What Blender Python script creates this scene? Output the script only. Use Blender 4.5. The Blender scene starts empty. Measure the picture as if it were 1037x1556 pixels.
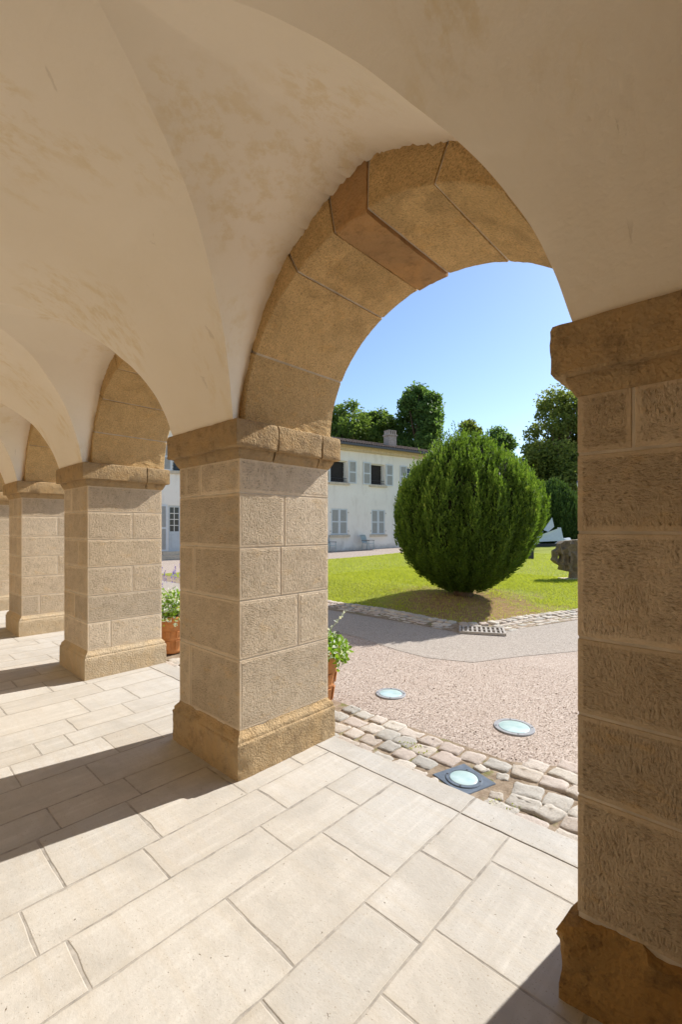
import bpy, bmesh, math, random
import numpy as np
from mathutils import Vector, noise, Matrix
rnd = random.Random(7)
rng = np.random.default_rng(11)
sc = bpy.context.scene
R = math.radians

# ------------------------------------------------------------------ camera, sky, sun, exposure
YAW, FPX, CXP, HYP, EYE = R(43.0), 691.0, 518.5, 802.0, 1.5
cam_d = bpy.data.cameras.new('camera'); cam = bpy.data.objects.new('camera', cam_d)
sc.collection.objects.link(cam); sc.camera = cam
cam_d.sensor_fit = 'VERTICAL'; cam_d.sensor_height = 36.0
cam_d.lens = FPX / 1556 * 36; cam_d.shift_y = (HYP - 778) / 1556
cam_d.clip_start = 0.05; cam_d.clip_end = 2000
cam.location = (0, 0, EYE); cam.rotation_euler = (R(90), 0, YAW)

SUN_EL, SUN_AZ = R(38.4), R(10.0)      # azimuth from +Y towards +X
wd = bpy.data.worlds.new('World'); sc.world = wd; wd.use_nodes = True
nt = wd.node_tree; nt.nodes.clear()
sky = nt.nodes.new('ShaderNodeTexSky'); sky.sky_type = 'NISHITA'; sky.sun_disc = False
sky.sun_elevation = SUN_EL; sky.sun_rotation = SUN_AZ
sky.air_density = 1.0; sky.dust_density = 0.3; sky.ozone_density = 2.6
bg = nt.nodes.new('ShaderNodeBackground'); bg.inputs['Strength'].default_value = 0.122
wo = nt.nodes.new('ShaderNodeOutputWorld')
nt.links.new(sky.outputs[0], bg.inputs[0]); nt.links.new(bg.outputs[0], wo.inputs[0])
sl = bpy.data.lights.new('sun', 'SUN'); sl.energy = 5.0; sl.angle = R(0.5); sl.color = (1, 0.96, 0.895)
so = bpy.data.objects.new('sun', sl); sc.collection.objects.link(so)
sd = Vector((math.sin(SUN_AZ) * math.cos(SUN_EL), math.cos(SUN_AZ) * math.cos(SUN_EL), math.sin(SUN_EL)))
so.rotation_euler = sd.to_track_quat('Z', 'Y').to_euler(); so.location = (0, 20, 20)
vs = sc.view_settings
vs.view_transform = 'Standard'; vs.look = 'None'; vs.gamma = 1; vs.use_curve_mapping = False
vs.exposure = 0.63
sc.render.engine = 'CYCLES'
sc.cycles.max_bounces = 14; sc.cycles.diffuse_bounces = 10; sc.cycles.transparent_max_bounces = 8

# ------------------------------------------------------------------ helpers
COL = sc.collection
def link(o, parent=None):
    COL.objects.link(o)
    if parent is not None: o.parent = parent
    return o
def tag(o, label=None, cat=None, group=None, kind=None):
    if label: o['label'] = label
    if cat: o['category'] = cat
    if group: o['group'] = group
    if kind: o['kind'] = kind
    return o
def empty(name, loc=(0, 0, 0), rz=0.0):
    o = bpy.data.objects.new(name, None); o.empty_display_size = 0.2
    o.location = loc; o.rotation_euler = (0, 0, rz)
    return link(o)
def meshobj(name, vs_, fs, mat, parent=None, smooth=False, loc=None):
    me = bpy.data.meshes.new(name); me.from_pydata([tuple(v) for v in vs_], [], [tuple(f) for f in fs])
    me.materials.append(mat)
    if smooth: me.polygons.foreach_set('use_smooth', [True] * len(me.polygons))
    me.update()
    if smooth: me.set_sharp_from_angle(angle=R(32))
    o = bpy.data.objects.new(name, me)
    if loc is not None: o.location = loc
    return link(o, parent)
class MB:
    def __init__(self): self.v = []; self.f = []
    def box(self, x0, x1, y0, y1, z0, z1):
        n = len(self.v)
        self.v += [(x0,y0,z0),(x1,y0,z0),(x1,y1,z0),(x0,y1,z0),(x0,y0,z1),(x1,y0,z1),(x1,y1,z1),(x0,y1,z1)]
        self.f += [(n,n+3,n+2,n+1),(n+4,n+5,n+6,n+7),(n,n+1,n+5,n+4),(n+1,n+2,n+6,n+5),(n+2,n+3,n+7,n+6),(n+3,n,n+4,n+7)]
        return self
    def bar(self, a, b, r, r2=None, n=8):
        a = Vector(a); b = Vector(b); r2 = r if r2 is None else r2
        d = (b - a).normalized(); u = d.orthogonal().normalized(); w = d.cross(u)
        k = len(self.v)
        for p, q in ((a, r), (b, r2)):
            for i in range(n):
                t = 2 * math.pi * i / n
                self.v.append(tuple(p + (u * math.cos(t) + w * math.sin(t)) * q))
        for i in range(n):
            j = (i + 1) % n
            self.f.append((k+i, k+j, k+n+j, k+n+i))
        self.f.append(tuple(k + i for i in reversed(range(n)))); self.f.append(tuple(k + n + i for i in range(n)))
        return self
    def lathe(self, prof, n=24, c=(0, 0, 0)):
        k = len(self.v)
        for r, z in prof:
            for i in range(n):
                t = 2 * math.pi * i / n
                self.v.append((c[0] + r * math.cos(t), c[1] + r * math.sin(t), c[2] + z))
        for j in range(len(prof) - 1):
            for i in range(n):
                i2 = (i + 1) % n
                self.f.append((k+j*n+i, k+j*n+i2, k+(j+1)*n+i2, k+(j+1)*n+i))
        self.f.append(tuple(k + i for i in reversed(range(n))))
        self.f.append(tuple(k + (len(prof)-1)*n + i for i in range(n)))
        return self
    def prism(self, pts, off):
        """polygon pts (3D) extruded by vector off"""
        k = len(self.v); n = len(pts)
        self.v += [tuple(p) for p in pts]; self.v += [tuple(Vector(p) + Vector(off)) for p in pts]
        self.f.append(tuple(k + i for i in reversed(range(n)))); self.f.append(tuple(k + n + i for i in range(n)))
        for i in range(n):
            j = (i + 1) % n; self.f.append((k+i, k+j, k+n+j, k+n+i))
        return self
    def build(self, name, mat, parent=None, smooth=False, loc=None, bevel=0):
        me = bpy.data.meshes.new(name); me.from_pydata(self.v, [], self.f)
        bm = bmesh.new(); bm.from_mesh(me)
        bmesh.ops.recalc_face_normals(bm, faces=bm.faces)
        if bevel: bmesh.ops.bevel(bm, geom=list(bm.edges), offset=bevel, segments=1, affect='EDGES', clamp_overlap=True)
        bm.to_mesh(me); bm.free()
        me.materials.append(mat)
        if smooth: me.polygons.foreach_set('use_smooth', [True] * len(me.polygons))
        o = bpy.data.objects.new(name, me)
        if loc is not None: o.location = loc
        return link(o, parent)
def fbm(p, s, o=3):
    return noise.fractal(Vector(p) * s, 0.6, 2.1, o)
def ground_z(y):
    return -0.06 + 0.02 * min(max(0.0, y - 15.0), 45.0)
Vd = Vector((-math.sin(YAW), math.cos(YAW), 0)); Rd = Vector((math.cos(YAW), math.sin(YAW), 0))
def at(px, d, z=0.0):      # a spot in plan: image column and distance
    p = Vd * d + Rd * ((px - CXP) / FPX * d); return Vector((p.x, p.y, z))
def gnd(px, py, z=-0.06):  # where the ray through a pixel meets the level z
    d = FPX * (EYE - z) / (py - HYP); return at(px, d, z)

# ------------------------------------------------------------------ materials
class NT:
    def __init__(self, name):
        self.m = bpy.data.materials.new(name); self.m.use_nodes = True
        self.t = self.m.node_tree; self.b = self.t.nodes['Principled BSDF']
        self.tc = self.t.nodes.new('ShaderNodeTexCoord'); self.co = self.tc.outputs['Object']
    def n(self, typ, **kw):
        x = self.t.nodes.new(typ)
        for k, v in kw.items(): setattr(x, k, v)
        return x
    def l(self, a, b): self.t.links.new(a, b); return self
    def map(self, scale=(1,1,1), rot=(0,0,0), co=None):
        m = self.n('ShaderNodeMapping'); m.inputs['Scale'].default_value = scale; m.inputs['Rotation'].default_value = rot
        self.l(co or self.co, m.inputs[0]); return m.outputs[0]
    def noise(self, scale, detail=4, rough=0.6, co=None, dist=0.0):
        x = self.n('ShaderNodeTexNoise'); x.inputs['Scale'].default_value = scale; x.inputs['Detail'].default_value = detail
        x.inputs['Roughness'].default_value = rough; x.inputs['Distortion'].default_value = dist
        self.l(co or self.co, x.inputs['Vector']); return x.outputs['Fac']
    def vor(self, scale, feature='F1', co=None, out='Distance'):
        x = self.n('ShaderNodeTexVoronoi', feature=feature); x.inputs['Scale'].default_value = scale
        self.l(co or self.co, x.inputs['Vector']); return x.outputs[out]
    def ramp(self, fac, stops):
        x = self.n('ShaderNodeValToRGB'); e = x.color_ramp.elements
        while len(e) < len(stops): e.new(0.5)
        for i, (p, c) in enumerate(stops):
            e[i].position = p; c = c if isinstance(c, (tuple, list)) else (c, c, c)
            e[i].color = (*c, 1)
        self.l(fac, x.inputs[0]); return x.outputs[0]
    def mix(self, fac, a, b, mode='MIX'):
        x = self.n('ShaderNodeMix', data_type='RGBA', blend_type=mode)
        for s, v in ((x.inputs[0], fac), (x.inputs[6], a), (x.inputs[7], b)):
            if isinstance(v, bpy.types.NodeSocket): self.l(v, s)
            elif isinstance(v, (tuple, list)): s.default_value = (*v, 1)
            else: s.default_value = v
        return x.outputs[2]
    def math(self, op, a, b=0.0):
        x = self.n('ShaderNodeMath', operation=op)
        for s, v in ((x.inputs[0], a), (x.inputs[1], b)):
            if isinstance(v, bpy.types.NodeSocket): self.l(v, s)
            else: s.default_value = v
        return x.outputs[0]
    def attr(self, name, out='Fac'):
        x = self.n('ShaderNodeAttribute', attribute_name=name); return x.outputs[out]
    def objrand(self):
        return self.n('ShaderNodeObjectInfo').outputs['Random']
    def bump(self, h, strength=0.5, dist=0.01, prev=None):
        x = self.n('ShaderNodeBump'); x.inputs['Distance'].default_value = dist
        if isinstance(strength, bpy.types.NodeSocket): self.l(strength, x.inputs['Strength'])
        else: x.inputs['Strength'].default_value = strength
        self.l(h, x.inputs['Height'])
        if prev is not None: self.l(prev, x.inputs['Normal'])
        return x.outputs[0]
    def done(self, col=None, normal=None, rough=0.9, spec=0.2, metal=0.0):
        if col is not None:
            if isinstance(col, bpy.types.NodeSocket): self.l(col, self.b.inputs['Base Color'])
            else: self.b.inputs['Base Color'].default_value = (*col, 1)
        if normal is not None: self.l(normal, self.b.inputs['Normal'])
        if isinstance(rough, bpy.types.NodeSocket): self.l(rough, self.b.inputs['Roughness'])
        else: self.b.inputs['Roughness'].default_value = rough
        self.b.inputs['Specular IOR Level'].default_value = spec
        self.b.inputs['Metallic'].default_value = metal
        return self.m
def sc3(c, k): return tuple(min(1, v * k) for v in c)

def plain(name, c, rough=0.7, spec=0.3, metal=0, var=0.15, scale=8):
    t = NT(name); n = t.noise(scale, 5)
    col = t.ramp(n, [(0.3, sc3(c, 1 - var)), (0.7, sc3(c, 1 + var))])
    return t.done(col, t.bump(t.noise(scale * 6, 4), 0.15, 0.005), rough, spec, metal)

def stone_pecked(name, c, peck=True):
    t = NT(name)
    big = t.noise(2.2, 5, 0.65); mid = t.noise(11, 5, 0.7); fine = t.noise(90, 3, 0.7)
    col = t.ramp(big, [(0.25, sc3(c, 0.74)), (0.5, c), (0.78, sc3(c, 1.2))])
    rnd_ = t.objrand()
    col = t.mix(0.55, col, t.ramp(rnd_, [(0, sc3(c, 0.70)), (0.25, (c[0]*1.05, c[1]*0.99, c[2]*0.90)), (0.5, (c[0]*0.86, c[1]*0.85, c[2]*0.84)), (0.75, (c[0]*1.0, c[1]*0.93, c[2]*0.80)), (1, (c[0]*1.2, c[1]*1.22, c[2]*1.26))]))
    col = t.mix(t.ramp(mid, [(0.42, 0.0), (0.72, 0.5)]), col, (c[0]*0.62, c[1]*0.58, c[2]*0.52))
    col = t.mix(t.ramp(t.noise(5.5, 4, 0.7, t.map((1, 1, 2.2))), [(0.56, 0.0), (0.75, 0.5)]), col, (c[0]*1.1, c[1]*0.92, c[2]*0.62))
    # pits
    pit = t.ramp(t.noise(38, 2, 0.5), [(0.20, 1.0), (0.29, 0.0)])
    col = t.mix(t.math('MULTIPLY', pit, 0.75), col, (c[0]*0.3, c[1]*0.27, c[2]*0.24))
    # chisel pecks: short strokes, rows of small hollows
    sv = t.noise(84, 3, 0.65, t.map((1.5, 1.5, 0.6))); sh = t.noise(84, 3, 0.65, t.map((0.7, 0.7, 1.6)))
    st = t.mix(t.ramp(t.noise(4.5, 3, 0.6), [(0.44, 0.0), (0.56, 1.0)]), sv, sh)
    v1 = t.ramp(st, [(0.30, 0.0), (0.62, 1.0)])
    h = t.math('ADD', t.math('MULTIPLY', v1, 0.75), t.math('MULTIPLY', fine, 0.5))
    h = t.math('SUBTRACT', h, 0.65)
    if peck:
        a = t.attr('peck'); a = t.ramp(a, [(0.1, 0.30), (0.95, 1.0)])
        h = t.math('MULTIPLY', h, a)
        shade = t.mix(a, sc3(c, 1.06), col)
        col = t.mix(0.30, col, shade)
        col = t.mix(t.math('MULTIPLY', t.ramp(v1, [(0.0, 1.0), (0.55, 0.0)]), t.math('MULTIPLY', a, 0.8)), col, (c[0]*0.38, c[1]*0.34, c[2]*0.30))
    else:
        col = t.mix(t.math('MULTIPLY', t.ramp(t.noise(110, 3, 0.7), [(0.38, 1.0), (0.52, 0.0)]), 0.55), col, (c[0]*0.42, c[1]*0.36, c[2]*0.30))
        col = t.mix(t.math('MULTIPLY', t.ramp(t.noise(75, 3, 0.7), [(0.52, 0.0), (0.68, 1.0)]), 0.45), col, (c[0]*1.35, c[1]*1.3, c[2]*1.2))
    b = t.bump(h, 1.0, 0.008)
    b = t.bump(mid, 0.35, 0.012, b)
    return t.done(col, b, 0.95, 0.1)

def stone_ochre(name, c, dark=(0.10, 0.065, 0.035), amt=0.55):
    t = NT(name)
    big = t.noise(3.2, 6, 0.68, dist=0.6); mid = t.noise(14, 6, 0.72); fine = t.noise(80, 4, 0.7)
    col = t.ramp(big, [(0.22, (c[0]*0.55, c[1]*0.48, c[2]*0.42)), (0.42, sc3(c, 0.92)), (0.6, (c[0]*1.12, c[1]*1.02, c[2]*0.85)), (0.8, (c[0]*1.3, c[1]*1.34, c[2]*1.5))])
    col = t.mix(0.35, col, t.ramp(t.objrand(), [(0, sc3(c, 0.8)), (1, (c[0]*1.2, c[1]*1.15, c[2]*1.05))]))
    col = t.mix(t.math('MULTIPLY', t.ramp(mid, [(0.5, 0.0), (0.7, 1.0)]), amt), col, dark)
    col = t.mix(t.ramp(t.noise(45, 3, 0.6), [(0.24, 0.7), (0.34, 0.0)]), col, sc3(c, 0.28))
    h = t.math('ADD', t.math('MULTIPLY', mid, 1.0), t.math('MULTIPLY', fine, 0.5))
    b = t.bump(h, 0.75, 0.02)
    b = t.bump(t.vor(70), 0.45, 0.008, b)
    return t.done(col, b, 0.93, 0.12)

def slab_mat():
    t = NT('limestone_slab'); c = (0.60, 0.535, 0.45)
    r = t.objrand()
    cmb = t.n('ShaderNodeVectorMath', operation='ADD'); t.l(t.co, cmb.inputs[0])
    sx = t.n('ShaderNodeCombineXYZ'); t.l(t.math('MULTIPLY', r, 40), sx.inputs[0]); t.l(t.math('MULTIPLY', r, 17), sx.inputs[1]); t.l(sx.outputs[0], cmb.inputs[1])
    co = cmb.outputs[0]
    tone = t.ramp(r, [(0, (0.405, 0.365, 0.31)), (0.2, (0.50, 0.47, 0.425)), (0.4, (0.49, 0.445, 0.38)), (0.6, (0.44, 0.42, 0.385)), (0.8, (0.51, 0.475, 0.42)), (1, (0.48, 0.45, 0.405))])
    big = t.noise(2.6, 5, 0.6, co)
    col = t.mix(t.ramp(big, [(0.3, 0.0), (0.75, 0.6)]), tone, (0.45, 0.415, 0.36))
    streak = t.noise(3.0, 5, 0.65, t.map((8, 0.6, 1), co=co))
    col = t.mix(t.ramp(streak, [(0.48, 0.0), (0.72, 0.5)]), col, (0.61, 0.575, 0.515))
    streak2 = t.noise(2.0, 4, 0.6, t.map((0.7, 10, 1), co=co))
    col = t.mix(t.ramp(streak2, [(0.48, 0.0), (0.74, 0.5)]), col, (0.46, 0.40, 0.315))
    cloud = t.noise(6, 6, 0.7, co)
    col = t.mix(t.ramp(cloud, [(0.52, 0.0), (0.72, 0.55)]), col, (0.41, 0.37, 0.31))
    patch = t.noise(1.6, 4, 0.65, co, 0.8)
    col = t.mix(t.ramp(patch, [(0.48, 0.0), (0.66, 0.65)]), col, (0.38, 0.35, 0.305))
    spk = t.ramp(t.noise(120, 2, 0.6, co), [(0.28, 0.7), (0.37, 0.0)])
    col = t.mix(spk, col, (0.24, 0.19, 0.13))
    pit = t.math('MULTIPLY', t.ramp(t.noise(42, 2, 0.55, co), [(0.24, 1.0), (0.31, 0.0)]), t.ramp(t.noise(3.5, 2, 0.5, co), [(0.5, 0.0), (0.62, 1.0)]))
    col = t.mix(pit, col, (0.15, 0.12, 0.085))
    edge = t.attr('edge')   # grime along the worn arris of each slab
    em = t.math('MULTIPLY', t.ramp(edge, [(0.0, 0.75), (0.8, 0.0)]), t.ramp(t.noise(9, 4, 0.6, co), [(0.35, 0.15), (0.65, 1.0)]))
    col = t.mix(em, col, (0.42, 0.37, 0.30))
    h = t.math('ADD', t.math('MULTIPLY', t.noise(55, 4, 0.7, co), 0.4), t.math('MULTIPLY', t.noise(7, 4, 0.6, co), 1.0))
    h = t.math('SUBTRACT', h, t.math('MULTIPLY', pit, 0.8))
    return t.done(col, t.bump(h, 0.45, 0.008), t.ramp(cloud, [(0.3, 0.62), (0.7, 0.85)]), 0.3)

def plaster_mat():
    t = NT('lime_plaster'); c = (0.76, 0.665, 0.535)
    big = t.noise(0.9, 5, 0.6); mid = t.noise(5, 5, 0.6)
    col = t.ramp(big, [(0.3, (0.83, 0.74, 0.60)), (0.7, (0.88, 0.795, 0.665))])
    # yellow damp marks: streaky patches
    reg = t.ramp(t.noise(1.35, 3, 0.55), [(0.50, 0.0), (0.60, 1.0)])
    stre = t.ramp(t.noise(9, 5, 0.72, t.map((1.6, 1.0, 0.65), (0.3, 0.5, 0.4))), [(0.48, 0.0), (0.62, 1.0)])
    col = t.mix(t.math('MULTIPLY', t.math('MULTIPLY', reg, stre), 0.50), col, (0.72, 0.57, 0.32))
    # hairline cracks, in few places
    cr = t.vor(2.3, 'DISTANCE_TO_EDGE', t.map((1, 1, 1), (0.4, 0.2, 0.9)))
    wob = t.noise(7, 5, 0.7)
    crm = t.ramp(t.math('ADD', cr, t.math('MULTIPLY', t.math('SUBTRACT', wob, 0.5), 0.10)), [(0.0, 1.0), (0.0035, 0.0)])
    crm = t.math('MULTIPLY', crm, t.ramp(t.noise(4.2, 2, 0.5), [(0.62, 0.0), (0.66, 0.22)]))
    col = t.mix(crm, col, (0.38, 0.30, 0.21))
    spots = t.ramp(t.noise(26, 2, 0.5), [(0.14, 0.6), (0.18, 0.0)])
    col = t.mix(spots, col, (0.42, 0.33, 0.24))
    brush = t.noise(16, 4, 0.6, t.map((1.0, 0.25, 1.6), (0.5, 0.3, 0.8)))
    h = t.math('ADD', t.math('MULTIPLY', mid, 1.0), t.math('MULTIPLY', brush, 0.35))
    h = t.math('SUBTRACT', h, t.math('MULTIPLY', crm, 0.3))
    return t.done(col, t.bump(h, 0.45, 0.02), 0.95, 0.08)

def gravel_mat():
    t = NT('gravel_surface')
    v = t.n('ShaderNodeTexVoronoi'); v.inputs['Scale'].default_value = 120; t.l(t.co, v.inputs['Vector'])
    sep = t.n('ShaderNodeSeparateColor'); t.l(v.outputs['Color'], sep.inputs[0])
    col = t.ramp(sep.outputs[0], [(0, (0.17, 0.13, 0.105)), (0.2, (0.31, 0.25, 0.21)), (0.55, (0.39, 0.32, 0.27)), (0.85, (0.46, 0.385, 0.33)), (1, (0.60, 0.53, 0.47))])
    big = t.noise(0.5, 5, 0.6); mid = t.noise(2.4, 4, 0.6)
    col = t.mix(t.ramp(big, [(0.4, 0.0), (0.65, 0.4)]), col, (0.42, 0.345, 0.285))
    col = t.mix(t.ramp(mid, [(0.5, 0.0), (0.75, 0.25)]), col, (0.32, 0.25, 0.205))
    h = t.math('SUBTRACT', 1.0, v.outputs['Distance'])
    return t.done(col, t.bump(h, 0.35, 0.006), 0.95, 0.1)

def asphalt_mat():
    t = NT('asphalt')
    v = t.n('ShaderNodeTexVoronoi'); v.inputs['Scale'].default_value = 110; t.l(t.co, v.inputs['Vector'])
    sep = t.n('ShaderNodeSeparateColor'); t.l(v.outputs['Color'], sep.inputs[0])
    col = t.ramp(sep.outputs[0], [(0, (0.21, 0.18, 0.155)), (0.5, (0.33, 0.29, 0.25)), (1, (0.45, 0.40, 0.35))])
    col = t.mix(t.ramp(t.noise(0.8, 5, 0.65), [(0.4, 0.0), (0.7, 0.5)]), col, (0.37, 0.32, 0.275))
    return t.done(col, t.bump(v.outputs['Distance'], 0.4, 0.006), 0.92, 0.15)

def earth_mat():
    t = NT('joint_earth')
    col = t.ramp(t.noise(14, 6, 0.7), [(0.3, (0.16, 0.115, 0.075)), (0.55, (0.30, 0.235, 0.17)), (0.75, (0.38, 0.31, 0.235))])
    col = t.mix(t.ramp(t.noise(6, 4, 0.6), [(0.56, 0.0), (0.64, 0.65)]), col, (0.13, 0.15, 0.03))
    return t.done(col, t.bump(t.noise(60, 5, 0.7), 0.7, 0.012), 0.97, 0.05)

def lawn_mat():
    t = NT('lawn_soil')
    col = t.ramp(t.noise(30, 4, 0.7), [(0.25, (0.15, 0.18, 0.02)), (0.55, (0.28, 0.31, 0.045)), (0.8, (0.37, 0.38, 0.08))])
    col = t.mix(t.ramp(t.noise(1.2, 4, 0.6), [(0.45, 0.0), (0.75, 0.35)]), col, (0.24, 0.22, 0.07))
    # bare earth round the tree and along the kerb (the ground itself is bare there)
    g = t.n('ShaderNodeVectorMath', operation='DISTANCE'); t.l(t.co, g.inputs[0]); g.inputs[1].default_value = (-4.1, 7.95, 0.12)
    w = t.math('ADD', g.outputs['Value'], t.math('MULTIPLY', t.math('SUBTRACT', t.noise(2.6, 5, 0.7), 0.5), 3.4))
    bare = t.ramp(t.math('DIVIDE', w, 4.0), [(0.24, 0.9), (0.50, 0.0)])
    col = t.mix(bare, col, t.ramp(t.noise(9, 5, 0.7), [(0.3, (0.20, 0.115, 0.055)), (0.7, (0.36, 0.23, 0.125))]))
    return t.done(col, t.bump(t.noise(45, 5, 0.7), 0.8, 0.03), 0.95, 0.1)

def cobble_mat():
    t = NT('cobble_granite'); r = t.objrand()
    col = t.ramp(r, [(0, (0.44, 0.37, 0.31)), (0.25, (0.54, 0.48, 0.40)), (0.45, (0.40, 0.38, 0.34)), (0.65, (0.58, 0.53, 0.455)), (0.85, (0.48, 0.395, 0.34)), (1, (0.62, 0.57, 0.49))])
    n = t.noise(12, 6, 0.7); f = t.noise(70, 4, 0.7)
    col = t.mix(t.ramp(n, [(0.45, 0.0), (0.75, 0.5)]), col, (0.24, 0.20, 0.165))
    col = t.mix(t.ramp(f, [(0.5, 0.0), (0.75, 0.4)]), col, (0.55, 0.50, 0.43))
    h = t.math('ADD', n, t.math('MULTIPLY', f, 0.4))
    return t.done(col, t.bump(h, 0.6, 0.02), 0.85, 0.2)

def leaf_mat(name, dark, light, trans=0.35, yellow=None):
    t = NT(name); a = t.attr('tint')
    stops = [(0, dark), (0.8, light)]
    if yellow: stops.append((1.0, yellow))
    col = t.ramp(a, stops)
    t.done(col, None, 0.55, 0.25)
    tr = t.n('ShaderNodeBsdfTranslucent'); t.l(t.mix(0.6, col, (light[0]*1.5, light[1]*1.5, light[2]*0.8)), tr.inputs[0])
    mx = t.n('ShaderNodeMixShader'); mx.inputs[0].default_value = trans
    out = t.t.nodes['Material Output']
    t.l(t.b.outputs[0], mx.inputs[1]); t.l(tr.outputs[0], mx.inputs[2]); t.l(mx.outputs[0], out.inputs[0])
    return t.m

def facade_mat():
    t = NT('house_render')
    col = t.ramp(t.noise(0.7, 6, 0.65), [(0.3, (0.80, 0.74, 0.67)), (0.7, (0.87, 0.82, 0.75))])
    col = t.mix(t.ramp(t.noise(1.6, 5, 0.7, t.map((1, 1, 0.35))), [(0.52, 0.0), (0.75, 0.5)]), col, (0.52, 0.45, 0.37))
    sp = t.n('ShaderNodeSeparateXYZ'); t.l(t.co, sp.inputs[0])
    low = t.ramp(t.math('ADD', sp.outputs[2], t.math('MULTIPLY', t.noise(1.5, 5, 0.7), 1.1)), [(0.55, 0.75), (1.0, 0.0)])
    col = t.mix(low, col, (0.42, 0.37, 0.31))
    return t.done(col, t.bump(t.noise(20, 5), 0.3, 0.02), 0.95, 0.1)

def roof_mat():
    t = NT('clay_tiles_weathered')
    col = t.ramp(t.noise(7, 5, 0.75), [(0.3, (0.07, 0.05, 0.04)), (0.5, (0.20, 0.145, 0.11)), (0.75, (0.34, 0.27, 0.215))])
    return t.done(col, t.bump(t.noise(25, 4), 0.4, 0.02), 0.9, 0.1)

M = {}
M['shaft'] = stone_pecked('pecked_limestone', (0.68, 0.56, 0.41))
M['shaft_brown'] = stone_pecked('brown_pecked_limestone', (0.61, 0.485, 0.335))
M['mortar'] = plain('lime_mortar', (0.58, 0.50, 0.39), 0.95, 0.1, var=0.2, scale=12)
M['capital'] = stone_ochre('ochre_capital', (0.43, 0.31, 0.175))
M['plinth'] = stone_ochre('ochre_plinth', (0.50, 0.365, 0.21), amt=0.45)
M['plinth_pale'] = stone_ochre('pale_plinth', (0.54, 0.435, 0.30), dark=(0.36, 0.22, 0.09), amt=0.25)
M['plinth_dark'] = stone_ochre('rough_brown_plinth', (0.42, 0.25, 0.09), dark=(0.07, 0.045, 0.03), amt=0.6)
M['vouss'] = stone_pecked('arch_stone', (0.70, 0.50, 0.255), peck=False)
M['vouss_red'] = stone_ochre('reddish_arch_stone', (0.46, 0.285, 0.14), amt=0.4)
M['slab'] = slab_mat(); M['plaster'] = plaster_mat(); M['gravel'] = gravel_mat(); M['asphalt'] = asphalt_mat()
M['earth'] = earth_mat(); M['lawn'] = lawn_mat(); M['cobble'] = cobble_mat()
M['backwall'] = plain('back_wall_render', (0.80, 0.71, 0.58), 0.95, 0.08, var=0.12, scale=3)
M['joint'] = plain('slab_joint', (0.34, 0.31, 0.27), 0.95, 0.1, var=0.3, scale=18)
M['kerb'] = M['slab']
M['facade'] = facade_mat(); M['roof'] = roof_mat()
M['cornice'] = plain('ochre_cornice', (0.60, 0.47, 0.30), 0.9)
M['sill'] = plain('sill_stone', (0.58, 0.49, 0.38), 0.9)
M['shutter'] = plain('shutter_paint', (0.62, 0.65, 0.68), 0.6, var=0.06)
M['louvre'] = plain('louvre_paint', (0.40, 0.40, 0.39), 0.7, var=0.08)
M['winframe'] = plain('window_paint', (0.68, 0.66, 0.62), 0.6, var=0.06)
M['darkroom'] = plain('dim_room', (0.035, 0.030, 0.028), 0.9)
M['iron'] = plain('dark_iron', (0.045, 0.045, 0.05), 0.5, 0.4)
M['gutter'] = plain('zinc_gutter', (0.06, 0.06, 0.065), 0.5, 0.5)
M['chimney'] = plain('chimney_masonry', (0.36, 0.31, 0.27), 0.95, var=0.3)
M['terra'] = plain('terracotta', (0.50, 0.22, 0.085), 0.85, 0.15, var=0.2, scale=10)
M['soil'] = plain('potting_soil', (0.05, 0.035, 0.022), 0.95, 0.1)
M['chair'] = plain('grey_green_paint', (0.36, 0.43, 0.43), 0.55, var=0.1)
M['chairarm'] = plain('arm_wood', (0.14, 0.10, 0.085), 0.6)
M['bark'] = plain('bark', (0.12, 0.085, 0.06), 0.95, 0.05, var=0.4, scale=14)
M['steel'] = plain('brushed_white_steel', (0.62, 0.66, 0.70), 0.42, 0.5, var=0.05)
M['bronze'] = plain('weathered_oak_bronze', (0.19, 0.145, 0.095), 0.8, 0.2, var=0.4, scale=9)
M['plate'] = plain('blue_black_steel_plate', (0.10, 0.125, 0.16), 0.42, 0.5, var=0.25, scale=20)
M['ring'] = plain('cast_metal_ring', (0.27, 0.275, 0.29), 0.45, 0.5, var=0.15, scale=30)
M['grate'] = plain('dusty_cast_iron', (0.36, 0.33, 0.30), 0.8, 0.2, var=0.2, scale=20)
M['basalt'] = plain('dark_plinth_stone', (0.05, 0.05, 0.055), 0.7)
M['paleblock'] = plain('pale_block', (0.50, 0.48, 0.44), 0.85)
M['lampglass'] = plain('lamp_glass', (0.75, 0.76, 0.77), 0.3)
M['lampcap'] = plain('lamp_blue_cap', (0.06, 0.09, 0.2), 0.5)
M['door'] = plain('grey_blue_door', (0.50, 0.54, 0.57), 0.6, var=0.06)
def lens_mat():
    t = NT('frosted_lens')
    col = t.ramp(t.noise(9, 4), [(0.35, (0.38, 0.52, 0.52)), (0.65, (0.50, 0.62, 0.61))])
    t.done(col, None, 0.25, 0.5); t.b.inputs['Coat Weight'].default_value = 0.5; return t.m
M['lens'] = lens_mat()
def glass_mat():
    t = NT('window_glass'); t.done((0.03, 0.035, 0.04), None, 0.08, 0.5); return t.m
M['glass'] = glass_mat()
M['yew'] = leaf_mat('yew_needles', (0.022, 0.052, 0.007), (0.15, 0.25, 0.026), 0.32, (0.26, 0.33, 0.05))
M['yewcore'] = plain('yew_dark_core', (0.022, 0.024, 0.010), 0.95, 0.05)  # near-black colour of the solid crown cores, inner shade painted in
M['tree_dark'] = leaf_mat('maple_leaves', (0.04, 0.085, 0.024), (0.135, 0.225, 0.055), 0.5)
M['tree_mid'] = leaf_mat('ash_leaves', (0.05, 0.095, 0.022), (0.17, 0.25, 0.05), 0.5)
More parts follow.
